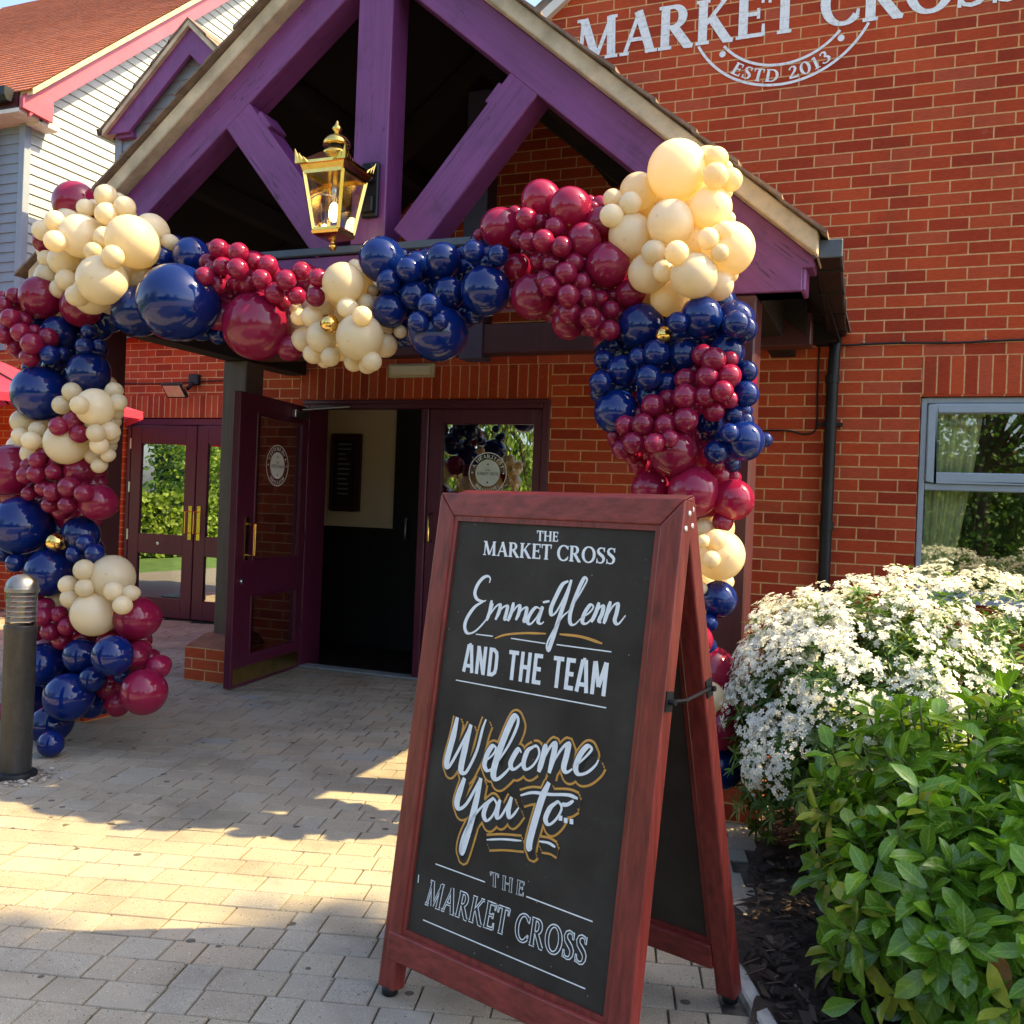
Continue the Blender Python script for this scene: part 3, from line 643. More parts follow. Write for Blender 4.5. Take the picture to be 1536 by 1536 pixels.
box_part('diffuser', plain('cream_diffuser', (.62,.55,.38), .3, 0, .05, 8), el, -3.275, -2.95, -.062, -.045, 2.222, 2.296, bevel=.008)
# ---------------------------------------------------------------- wing with weatherboarding, recessed brick front, small gable
B2 = thing('weatherboarded_wing', (-7, 1.67, 0), 'rear wing with white weatherboards, orange tiled roof and maroon double doors', 'building')
Y2 = 1.67
mb = MB(); wall_faces(mb, -9.0, -4.75, 0, 3.3, [(-7.392,-5.50,0,2.085)], Y2, 0)
mb.build('wall', m_brick2, B2)
mb = MB(); mb.face([(-14,1.2,0),(-8.42,1.2,0),(-8.42,1.2,2.75),(-14,1.2,2.75)]); mb.build('wall', m_brick2, B2)
mb = MB(); mb.face([(-8.42,1.2,0),(-8.42,1.67,0),(-8.42,1.67,2.75),(-8.42,1.2,2.75)]); mb.build('wall', m_brick_y, B2)
box_part('lintel', m_soldier2, B2, -7.42, -4.76, Y2-.003, Y2+.1, 2.085, 2.312, bevel=0)
# boards facing +x (sunlit)
XC = -8.42; BP = .104; mb = MB(); z = 2.75
while z < 9.2:
    mb.face([(XC+.016,1.16,z),(XC+.016,7.5,z),(XC+.003,7.5,z+BP-.001),(XC+.003,1.16,z+BP-.001)]); mb.face([(XC-.004,1.16,z),(XC-.004,7.5,z),(XC+.016,7.5,z),(XC+.016,1.16,z)]); z += BP
o = mb.build('weatherboard', m_clad, B2); RS = .897
clip(o, (XC, 1.274, 5.38), (0, -RS, 1))
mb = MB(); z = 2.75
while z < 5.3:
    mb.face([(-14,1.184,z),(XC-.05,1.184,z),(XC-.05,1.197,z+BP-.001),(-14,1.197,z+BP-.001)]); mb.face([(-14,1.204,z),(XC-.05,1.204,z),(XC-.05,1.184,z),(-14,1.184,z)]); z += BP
mb.build('weatherboard', m_clad_shade, B2)
mb = MB(); mb.box(XC-.06,XC+.024,1.150,1.235,2.75,5.3); mb.build('corner_board', m_clad_shade, B2, bevel=.004)
mb = MB(); mb.tube([(-8.86,1.10,0.1),(-8.86,1.10,5.2)], .045, 10); mb.tube([(-8.86,1.10,3.0),(-8.6,1.15,3.0)], .012, 6); mb.build('downpipe', m_black, B2, smooth=True)
# roof: tile courses as real laps
mb = MB(); g = .105; sl = math.atan(RS); cs, sn = math.cos(sl), math.sin(sl); random.seed(5)
y, zz = .93, 5.335
for i in range(54):
    ya, za = y+i*g*cs, zz+i*g*sn; x = -8.085
    while x > -13.5:
        L = .165; dz = random.uniform(-.001, .001); mb.col = (random.random(), 1, 0, 1)
        a, b = x-L+.0015, x
        mb.face([(a,ya-.012*sn,za+.016+dz),(b,ya-.012*sn,za+.016+dz),(b,ya+g*cs*1.02,za+g*sn*1.02+.002),(a,ya+g*cs*1.02,za+g*sn*1.02+.002)])
        mb.face([(a,ya-.012,za-.001),(b,ya-.012,za-.001),(b,ya-.012*sn,za+.016+dz),(a,ya-.012*sn,za+.016+dz)]); mb.face([(a,ya+.03,za+.012),(b,ya+.03,za+.012),(b,ya-.012,za-.001),(a,ya-.012,za-.001)])
        x -= L
k = NT('orange_clay_tiles'); at = k.n('VertexColor'); at.layer_name = 'tint'; sp = k.n('SeparateColor'); k.l(at.outputs[0], sp.inputs[0])
k.set(k.mix(1.0, k.ramp(sp.outputs[0], (0, (.44,.125,.055)), (.5, (.52,.155,.068)), (1, (.46,.15,.08))).outputs[0], k.ramp(k.noise(k.pos(), 12, 5).outputs[0], (.3, (.86,.84,.82)), (.65, (1.05,1.05,1.05))).outputs[0], 'MULTIPLY'), .85)
mb.build('roof', k.m, B2)
def rk(y): return 5.346+RS*(y-1.274)
mb = MB(); mb.prism([(.95,rk(.95)+.24),(6.6,rk(6.6)+.24),(6.6,rk(6.6)+.30),(.95,rk(.95)+.30)], 'x', -8.32, -8.075); mb.build('verge', plain('sunlit_mortar_verge', (.55,.43,.23), .9, 0, .3, 14, .6, 50), B2)
mb = MB(); mb.prism([(1.0,rk(1.0)+.0),(1.28,rk(1.28)),(6.6,rk(6.6)),(6.6,rk(6.6)+.235),(1.0,rk(1.0)+.235)], 'x', -8.205, -8.165)
mb.prism([(.906,5.155),(1.284,5.139),(1.284,5.36),(.98,5.36),(.906,5.26)], 'x', -8.21, -8.155); mb.build('bargeboard', m_pink, B2, bevel=.003)
mb = MB(); mb.box(-13.5,-8.21,.90,1.2,5.12,5.16); mb.box(-8.42,-8.21,1.16,1.42,5.10,5.15); mb.build('soffit', plain('soffit_white', (.6,.58,.56), .6), B2)
mb = MB(); mb.prism([(.80,5.36),(.80,5.27),(.83,5.22),(.89,5.22),(.92,5.27),(.92,5.36)], 'x', -13.5, -8.30); mb.build('gutter', m_black, B2, bevel=.004)
mb = MB(); mb.box(-13.5,-8.25,.92,.95,5.14,5.34); mb.build('fascia', m_postd, B2)
# small gable at the recess
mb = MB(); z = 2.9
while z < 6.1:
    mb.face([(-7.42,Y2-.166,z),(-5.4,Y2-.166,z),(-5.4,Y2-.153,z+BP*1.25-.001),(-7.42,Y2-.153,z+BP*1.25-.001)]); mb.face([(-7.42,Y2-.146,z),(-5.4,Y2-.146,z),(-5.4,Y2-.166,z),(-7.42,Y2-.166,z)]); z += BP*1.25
o = mb.build('gable_weatherboard', m_clad_shade, B2); GS = .93; GX, GZ = -6.50, 6.02
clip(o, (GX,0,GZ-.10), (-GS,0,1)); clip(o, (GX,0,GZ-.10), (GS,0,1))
box_part('gable_corner_board', m_clad_shade, B2, -7.51, -7.42, Y2-.18, Y2+.3, 2.9, 5.03)
mb = MB(); mb.face([(-7.5,5,2.9),(-7.5,Y2,2.9),(-7.5,Y2,5.1),(-7.5,5,5.1)]); mb.build('gable_side', m_clad_shade, B2)
gz = lambda x, d=0: GZ-GS*abs(x-GX)-d
mb = MB()
for sgn_ in (-1, 1):
    e_ = GX+sgn_*1.03; i_ = GX+sgn_*.70
    mb.prism([(GX,gz(GX,.06)),(e_,gz(e_,.06)),(e_,4.995),(GX+sgn_*.74,4.995),(GX+sgn_*.74,gz(GX+sgn_*.74,.33)),(GX,GZ-.33)][::sgn_], 'y', 1.40, 1.44)
    mb.box(min(GX+sgn_*.74,GX+sgn_*.95),max(GX+sgn_*.74,GX+sgn_*.95),1.44,Y2-.02,4.96,5.03)
mb.build('gable_bargeboard', m_purple, B2, bevel=.003)
mb = MB()
for sgn_ in (-1, 1):
    e_ = GX+sgn_*1.06; mb.prism([(GX,GZ),(e_,gz(e_)),(e_,gz(e_,.06)),(GX,GZ-.06)][::sgn_], 'y', 1.36, 1.50)
mb.build('gable_verge', m_verge, B2)
mb = MB()
for sgn_ in (-1, 1):
    for q in range(5):
        a, b = GX+sgn_*(.215*q), GX+sgn_*(.215*(q+1)+.02)
        mb.prism([(a,gz(a)+.002),(b,gz(b)+.002),(b,gz(b)+.038),(a,gz(a)+.02)][::sgn_], 'y', 1.35, 4.5)
mb.build('gable_roof', m_tile_edge, B2)
mb = MB(); mb.prism([(-7.66,5.06),(-7.64,4.99),(-7.56,4.99),(-7.54,5.06)], 'y', 1.38, 4.5); mb.build('gable_gutter', m_black, B2)
# maroon double doors
mb = MB()
for b in ((-7.385,-7.335,Y2+.02,Y2+.10,0,2.08),(-5.56,-5.51,Y2+.02,Y2+.10,0,2.08),(-7.335,-5.56,Y2+.02,Y2+.10,2.01,2.08)): mb.box(*b)
mb.build('door_frame', m_maroon, B2, bevel=.006)
for x0, x1, hx in ((-7.330,-6.475,-6.52),(-6.465,-5.565,-6.41)):
    mb = MB(); s_ = .135; y0, y1 = Y2+.025, Y2+.07
    for b in ((x0,x0+s_,y0,y1,.012,2.005),(x1-s_,x1,y0,y1,.012,2.005)): mb.box(*b)
    for b in ((x0+s_,x1-s_,y0,y1,1.812,2.005),(x0+s_,x1-s_,y0,y1,.665,.87),(x0+s_,x1-s_,y0,y1,.012,.21)): mb.box(*b)
    d = mb.build('door', m_maroon, B2, bevel=.006)
    for z0, z1 in ((.87,1.812),(.21,.665)):
        m2 = MB(); m2.box(x0+s_-.004, x1-s_+.004, y0+.02, y0+.026, z0-.004, z1+.004); m2.build('glass_pane', m_pane_dk, d)
    m2 = MB(); m2.box(hx-.022,hx+.022,y0-.006,y0,.83,1.18); m2.tube([(hx-.012,y0-.006,.90),(hx-.012,y0-.065,.90),(hx-.012,y0-.065,1.12),(hx-.012,y0-.006,1.12)], .009, 8); m2.build('handle', m_brass, d)
    if hx < -6.45:
        m2 = MB(); m2.lathe([(.001,0),(.018,0),(.018,.012),(.001,.014)], (0,0,0), 12); m2.v = [(v[0]-6.92, y0-v[2], v[1]+.775) for v in m2.v]; m2.build('lock', m_steel, d)
        m2 = MB()
        for z in (.40,.80,1.30,1.76): m2.box(x0-.012,x0+.008,y0-.008,y0+.004,z,z+.11)
        m2.build('hinge', m_steel, d)
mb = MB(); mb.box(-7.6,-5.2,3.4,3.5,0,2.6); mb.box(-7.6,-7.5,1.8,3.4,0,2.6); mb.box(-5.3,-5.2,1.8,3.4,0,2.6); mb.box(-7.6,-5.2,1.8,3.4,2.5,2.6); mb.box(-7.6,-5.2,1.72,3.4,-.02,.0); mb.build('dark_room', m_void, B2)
fl = thing('flood_lamp', (-6.49, 1.62, 2.44), 'small black flood lamp angled down on the recessed brick wall', 'flood lamp')
box_part('junction_box', m_black, fl, -6.545, -6.425, 1.61, 1.668, 2.415, 2.525, bevel=.01)
mb = MB(); mb.bar((-6.49,1.62,2.43),(-6.45,1.50,2.36),.03,.03); mb.build('bracket', m_black, fl)
ax = Vector((1,0,0)); an = Vector((0,-.75,-.66)).normalized(); ay = an.cross(ax)
mb = MB(); mb.obox((-6.54,1.42,2.335), ax, ay, an, .125, .085, .018); mb.build('head', m_black, fl, bevel=.006)
mb = MB(); mb.obox(Vector((-6.54,1.42,2.335))+an*.019, ax, ay, an, .105, .066, .002); mb.build('lens', plain('lamp_lens', (.6,.5,.3), .2, 0, .1, 20), fl)
mb = MB(); mb.tube([(x, 1.655, 2.45+.012*math.sin((x+6.5)*3)) for x in [-8.4+.1*i for i in range(37)]], .007, 6); tag(mb.build('cable', m_black, smooth=True), 'black cable running along the recessed wall to the flood lamp', 'cable')

# ---------------------------------------------------------------- porch
PO = thing('entrance_porch', (-2.295, -1.2, 0), 'purple timber porch with a tiled gable roof over the entrance', 'porch')
PX, PZ, SR, SLF = -2.295, 4.205, .846, .806; YF = -2.10
def zt(x): return PZ-(SR*(x-PX) if x > PX else SLF*(PX-x))
XE0, XE1 = -4.46, -.135
m_plinth = brick('plinth_brick', org=(.0, .005))
for cx_, cy_, y0, y1, mt_ in ((-4.10,0,-2.10,-1.90,m_postd),(-.466,0,-2.10,-1.90,m_postd),(-4.10,0,-.78,-.58,m_post)):
    PR_ = .12 if y0 > -1.5 else .20; ps = MB(); ps.box(cx_-.10, cx_+.10, y0, y1, .30, 2.235); p_ = ps.build('post', mt_, PO, bevel=.008)
    yc = (y0+y1)/2; pl = MB(); pl.box(cx_-.24, cx_+PR_, yc-.22, yc+.22, 0, .235); pl_o = pl.build('plinth', m_plinth, p_, bevel=.003)
    cp = MB(); a, b = .235, .325
    v = [(cx_-.24,yc-.22,a),(cx_+PR_,yc-.22,a),(cx_+PR_,yc+.22,a),(cx_-.24,yc+.22,a),(cx_-.135,yc-.135,b),(cx_+.11,yc-.135,b),(cx_+.11,yc+.135,b),(cx_-.135,yc+.135,b)]
    cp.mesh(v, [(0,1,5,4),(1,2,6,5),(2,3,7,6),(3,0,4,7),(4,5,6,7)]); cp.build('plinth_cap', plain('plinth_cap_brick', (.25,.085,.05), .85, 0, .3, 12, .5, 70), p_)
# front truss
mb = MB(); mb.box(XE0+.05, XE1-.03, YF+.004, YF+.16, 2.238, 2.53); mb.build('tie_beam', m_purple_x, PO, bevel=.008)
mb = MB(); mb.box(-3.95, -.78, YF-.012, YF+.17, 2.531, 2.572); mb.build('beam_flashing', m_slate, PO, bevel=.006)
mb = MB(); mb.box(PX-.098, PX+.098, YF, YF+.17, 2.573, zt(PX-.1)-.255); mb.build('king_post', m_purple, PO, bevel=.006)
T = .238
mb = MB(); mb.prism([(PX,PZ),(XE0,zt(XE0)),(XE0,2.238),(XE0+.30,2.238),(XE0+.50,zt(XE0+.50)-T),(PX,PZ-T)][::-1], 'y', YF-.004, YF+.155); mb.build('rafter', m_purple_l, PO, bevel=.004)
mb = MB(); mb.prism([(PX,PZ),(XE1,zt(XE1)),(XE1,2.335),(XE1-.045,2.335),(XE1-.045,2.238),(XE1-.62,2.238),(XE1-.66,zt(XE1-.66)-T),(PX,PZ-T)], 'y', YF-.006, YF+.155); mb.build('rafter', m_purple_r, PO, bevel=.004)
for s_, a, b in ((1,(-2.075,2.575),(-1.455,3.305)),(-1,(-2.515,2.575),(-3.13,3.33))):
    A2, B2_ = Vector((a[0],YF+.08,a[1])), Vector((b[0],YF+.08,b[1]))
    mb = MB(); mb.bar(A2, B2_, .188, .164, (0,1,0)); st_ = mb.build('strut', m_strut_r if s_ > 0 else m_strut_l, PO, bevel=.005)
    d_ = (B2_-A2).normalized(); m2 = MB(); o2_ = Vector((-s_*.10*d_.z, 0, s_*.10*d_.x)) if s_ > 0 else Vector((d_.z*.10, 0, -d_.x*.10)); m2.bar(B2_-d_*.21+o2_, B2_-d_*.10+o2_, .035, .150, (0,1,0)); m2.build('housing_block', m_strut_r if s_ > 0 else m_strut_l, st_, bevel=.005)
# rear truss and roof timbers
YR = -.78
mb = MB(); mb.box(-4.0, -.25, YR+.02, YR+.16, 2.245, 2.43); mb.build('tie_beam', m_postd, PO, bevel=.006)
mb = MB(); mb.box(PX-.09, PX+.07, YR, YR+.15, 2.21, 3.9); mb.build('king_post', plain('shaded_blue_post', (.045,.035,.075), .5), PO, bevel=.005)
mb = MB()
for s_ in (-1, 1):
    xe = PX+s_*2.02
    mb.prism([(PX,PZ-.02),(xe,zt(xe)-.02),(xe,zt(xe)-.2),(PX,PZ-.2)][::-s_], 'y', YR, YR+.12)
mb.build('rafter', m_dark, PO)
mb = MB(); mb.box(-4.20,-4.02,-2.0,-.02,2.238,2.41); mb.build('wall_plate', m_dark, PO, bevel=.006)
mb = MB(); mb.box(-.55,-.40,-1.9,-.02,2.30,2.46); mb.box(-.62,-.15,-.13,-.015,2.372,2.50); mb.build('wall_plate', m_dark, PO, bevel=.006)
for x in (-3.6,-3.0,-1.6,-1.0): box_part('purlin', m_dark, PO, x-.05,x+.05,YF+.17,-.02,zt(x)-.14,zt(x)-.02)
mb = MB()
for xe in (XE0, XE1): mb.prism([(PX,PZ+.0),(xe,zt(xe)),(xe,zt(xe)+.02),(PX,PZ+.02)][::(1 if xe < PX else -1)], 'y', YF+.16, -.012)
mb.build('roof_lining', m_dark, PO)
mb = MB()
for xe in (XE0-.02, XE1+.02): mb.prism([(PX,PZ+.10),(xe,zt(xe)+.10),(xe,zt(xe)+.002),(PX,PZ+.002)][::(1 if xe > PX else -1)], 'y', YF-.09, YF+.158)
mb.build('verge_board', m_verge, PO, bevel=.006)
mb = MB(); random.seed(8)
for xe in (XE0-.06, XE1+.035):
    n_ = 12
    for q in range(n_):
        a, b = PX+(xe-PX)*q/n_, PX+(xe-PX)*(q+1)/n_; b2 = b+(b-a)*.12
        y = YF-.13
        while y < -.015:
            L = min(.2, -.012-y); j = random.uniform(0, .008)
            mb.prism([(a,zt(a)+.101),(b2,zt(b2)+.106+j),(b2,zt(b2)+.124+j),(a,zt(a)+.110)][::(1 if xe < PX else -1)], 'y', y+random.uniform(-.012,.008), y+L-.004); y += L
mb.build('roof_tiles', m_tile_edge, PO)
mb = MB(); mb.tube([(PX,YF-.13,PZ+.13),(PX,-.01,PZ+.13)], .09, 10); mb.build('ridge_tile', m_tile_edge, PO, smooth=True)
# gutter, hopper, downpipe on the right
gA, gB = Vector((-.080,-2.12,2.404)), Vector((-.158,-.03,2.452)); gd = (gB-gA).normalized()
gt = MB(); gt.bar(gA, gB, .112, .070); g_o = gt.build('gutter', m_black, PO, bevel=.008)
m2 = MB(); m2.bar(gA-gd*.012, gA-gd*.0005, .118, .076); m2.build('gutter_end', m_slate, g_o, bevel=.004)  # blue-grey end on the black gutter: sky reflection put into the colour
for t in (.12,.36,.62,.9):
    c_ = gA.lerp(gB, t); m2 = MB(); m2.bar(c_-gd*.014, c_+gd*.014, .122, .080); m2.build('gutter_bracket', m_black, g_o, bevel=.003)
mb = MB(); mb.tube([(-.160,-.06,2.43),(-.166,-.058,2.30),(-.172,-.055,2.12),(-.176,-.055,1.0),(-.176,-.055,.06)], .036, 14)
dp = mb.build('downpipe', m_black, PO, smooth=True)
for z in (2.13, 1.22): m2 = MB(); m2.lathe([(.036,0),(.043,0),(.043,.05),(.036,.05)], (-.174,-.055,z), 14); m2.build('pipe_collar', m_black, dp)
for z in (1.86,.7): m2 = MB(); m2.lathe([(.036,0),(.041,0),(.041,.03),(.036,.03)], (-.175,-.055,z), 14); m2.box(-.245,-.105,-.05,-.002,z+.005,z+.025); m2.build('pipe_clip', m_black, dp)

# ---------------------------------------------------------------- brass lantern
LX, LY = -2.345, -2.33
LN = thing('wall_lantern', (LX, LY, 2.48), 'polished brass square lantern hanging on the porch king post', 'lantern')
def ring4(mb, h0, z0, h1, z1):
    v = [(LX+a*h0, LY+b*h0, z0) for a, b in ((-1,-1),(1,-1),(1,1),(-1,1))]+[(LX+a*h1, LY+b*h1, z1) for a, b in ((-1,-1),(1,-1),(1,1),(-1,1))]
    mb.mesh(v, [(3,2,1,0),(4,5,6,7),(0,1,5,4),(1,2,6,5),(2,3,7,6),(3,0,4,7)])
zb, ztp, hb, ht = 2.572, 2.835, .068, .106
mb = MB()
for a, b in ((-1,-1),(1,-1),(1,1),(-1,1)): mb.bar((LX+a*hb,LY+b*hb,zb),(LX+a*ht,LY+b*ht,ztp),.016,.016)
for z, h in ((zb,hb),(ztp,ht)):
    for i in range(4):
        c4 = [(-1,-1),(1,-1),(1,1),(-1,1)]; p_, q_ = c4[i], c4[(i+1) % 4]; mb.bar((LX+p_[0]*h,LY+p_[1]*h,z),(LX+q_[0]*h,LY+q_[1]*h,z),.014,.016)
mb.build('frame', m_brass, LN)
mb = MB(); ring4(mb, .074, 2.553, .077, 2.567); ring4(mb, .05, 2.538, .074, 2.553); mb.build('base_plate', m_brass, LN, bevel=.002)
mb = MB(); ring4(mb, .110, 2.838, .120, 2.868); ring4(mb, .134, 2.868, .134, 2.882); ring4(mb, .128, 2.882, .056, 2.945)
for a, b in ((-1,-1),(1,-1),(1,1),(-1,1)):
    c = Vector((LX+a*.132, LY+b*.132, 2.87))
    for d in (Vector((-a,0,0)), Vector((0,-b,0))):
        out_ = Vector((a,b,0))*.006
        for wv, hh in ((.0,.07),(.022,.048),(.044,.03)):
            p0 = c+d*wv; mb.mesh([p0+out_, p0+d*.024+out_, p0+d*.004+Vector((0,0,hh))+out_*1.6, p0-out_, p0+d*.024-out_], [(0,1,2),(4,3,2),(0,2,3),(1,4,2)])
mb.build('roof', m_brass, LN)
mb = MB(); mb.lathe([(.062,2.94),(.066,2.952),(.052,2.962),(.05,2.966),(.001,2.966)], (LX,LY,0), 20); mb.lathe([(.028,2.99),(.066,2.986),(.064,3.004),(.05,3.026),(.028,3.038),(.012,3.042),(.001,3.043)], (LX,LY,0), 24); mb.build('chimney_cap', m_brass, LN, smooth=True)
mb = MB(); mb.lathe([(.001,2.96),(.042,2.96),(.042,2.995),(.001,2.995)], (LX,LY,0), 20); mb.build('chimney_collar', m_black, LN, smooth=True)
fin = [(.001,0),(.010,0),(.010,.008),(.022,.022),(.024,.032),(.014,.044),(.010,.052),(.006,.064),(.001,.072)]
mb = MB(); mb.lathe([(r_, 3.041+z) for r_, z in fin], (LX,LY,0), 14); mb.build('finial', m_brass, LN, smooth=True)
mb = MB(); mb.lathe([(.001,2.478),(.010,2.484),(.020,2.498),(.020,2.508),(.009,2.518),(.014,2.528),(.024,2.536),(.024,2.54),(.001,2.54)], (LX,LY,0), 14); mb.build('pendant', m_brass, LN, smooth=True)
mb = MB(); v = []
for i in range(4):
    c4 = [(-1,-1),(1,-1),(1,1),(-1,1)]; p_, q_ = c4[i], c4[(i+1) % 4]
    mb.face([(LX+p_[0]*hb*.96,LY+p_[1]*hb*.96,zb),(LX+q_[0]*hb*.96,LY+q_[1]*hb*.96,zb),(LX+q_[0]*ht*.96,LY+q_[1]*ht*.96,ztp),(LX+p_[0]*ht*.96,LY+p_[1]*ht*.96,ztp)])
mb.build('glass', glass_mat('lantern_glass', (.97,.95,.93), .7, .0), LN)
mb = MB(); mb.lathe([(.001,2.62),(.018,2.63),(.026,2.655),(.022,2.69),(.012,2.71),(.001,2.711)], (LX,LY,0), 16); mb.build('bulb', emit('lit_bulb', (1,.75,.38), 6.0), LN, smooth=True)
mb = MB(); mb.tube([(LX,LY,2.71),(LX,LY,2.84)], .014, 10); mb.tube([(LX-.09,LY,2.765),(LX,LY,2.75)], .004, 6); mb.build('lamp_holder', m_steel, LN, smooth=True)
mb = MB(); mb.box(LX+.025,LX+.115,-2.125,-2.101,2.70,2.975); mb.box(LX+.04,LX+.10,-2.16,-2.12,2.87,2.96); mb.box(LX+.04,LX+.10,-2.15,-2.12,2.72,2.80); mb.tube([(LX+.07,-2.14,2.92),(LX+.04,-2.2,2.92),(LX+.02,-2.24,2.90)], .02, 8); mb.build('wall_bracket', m_black, LN, bevel=.006)
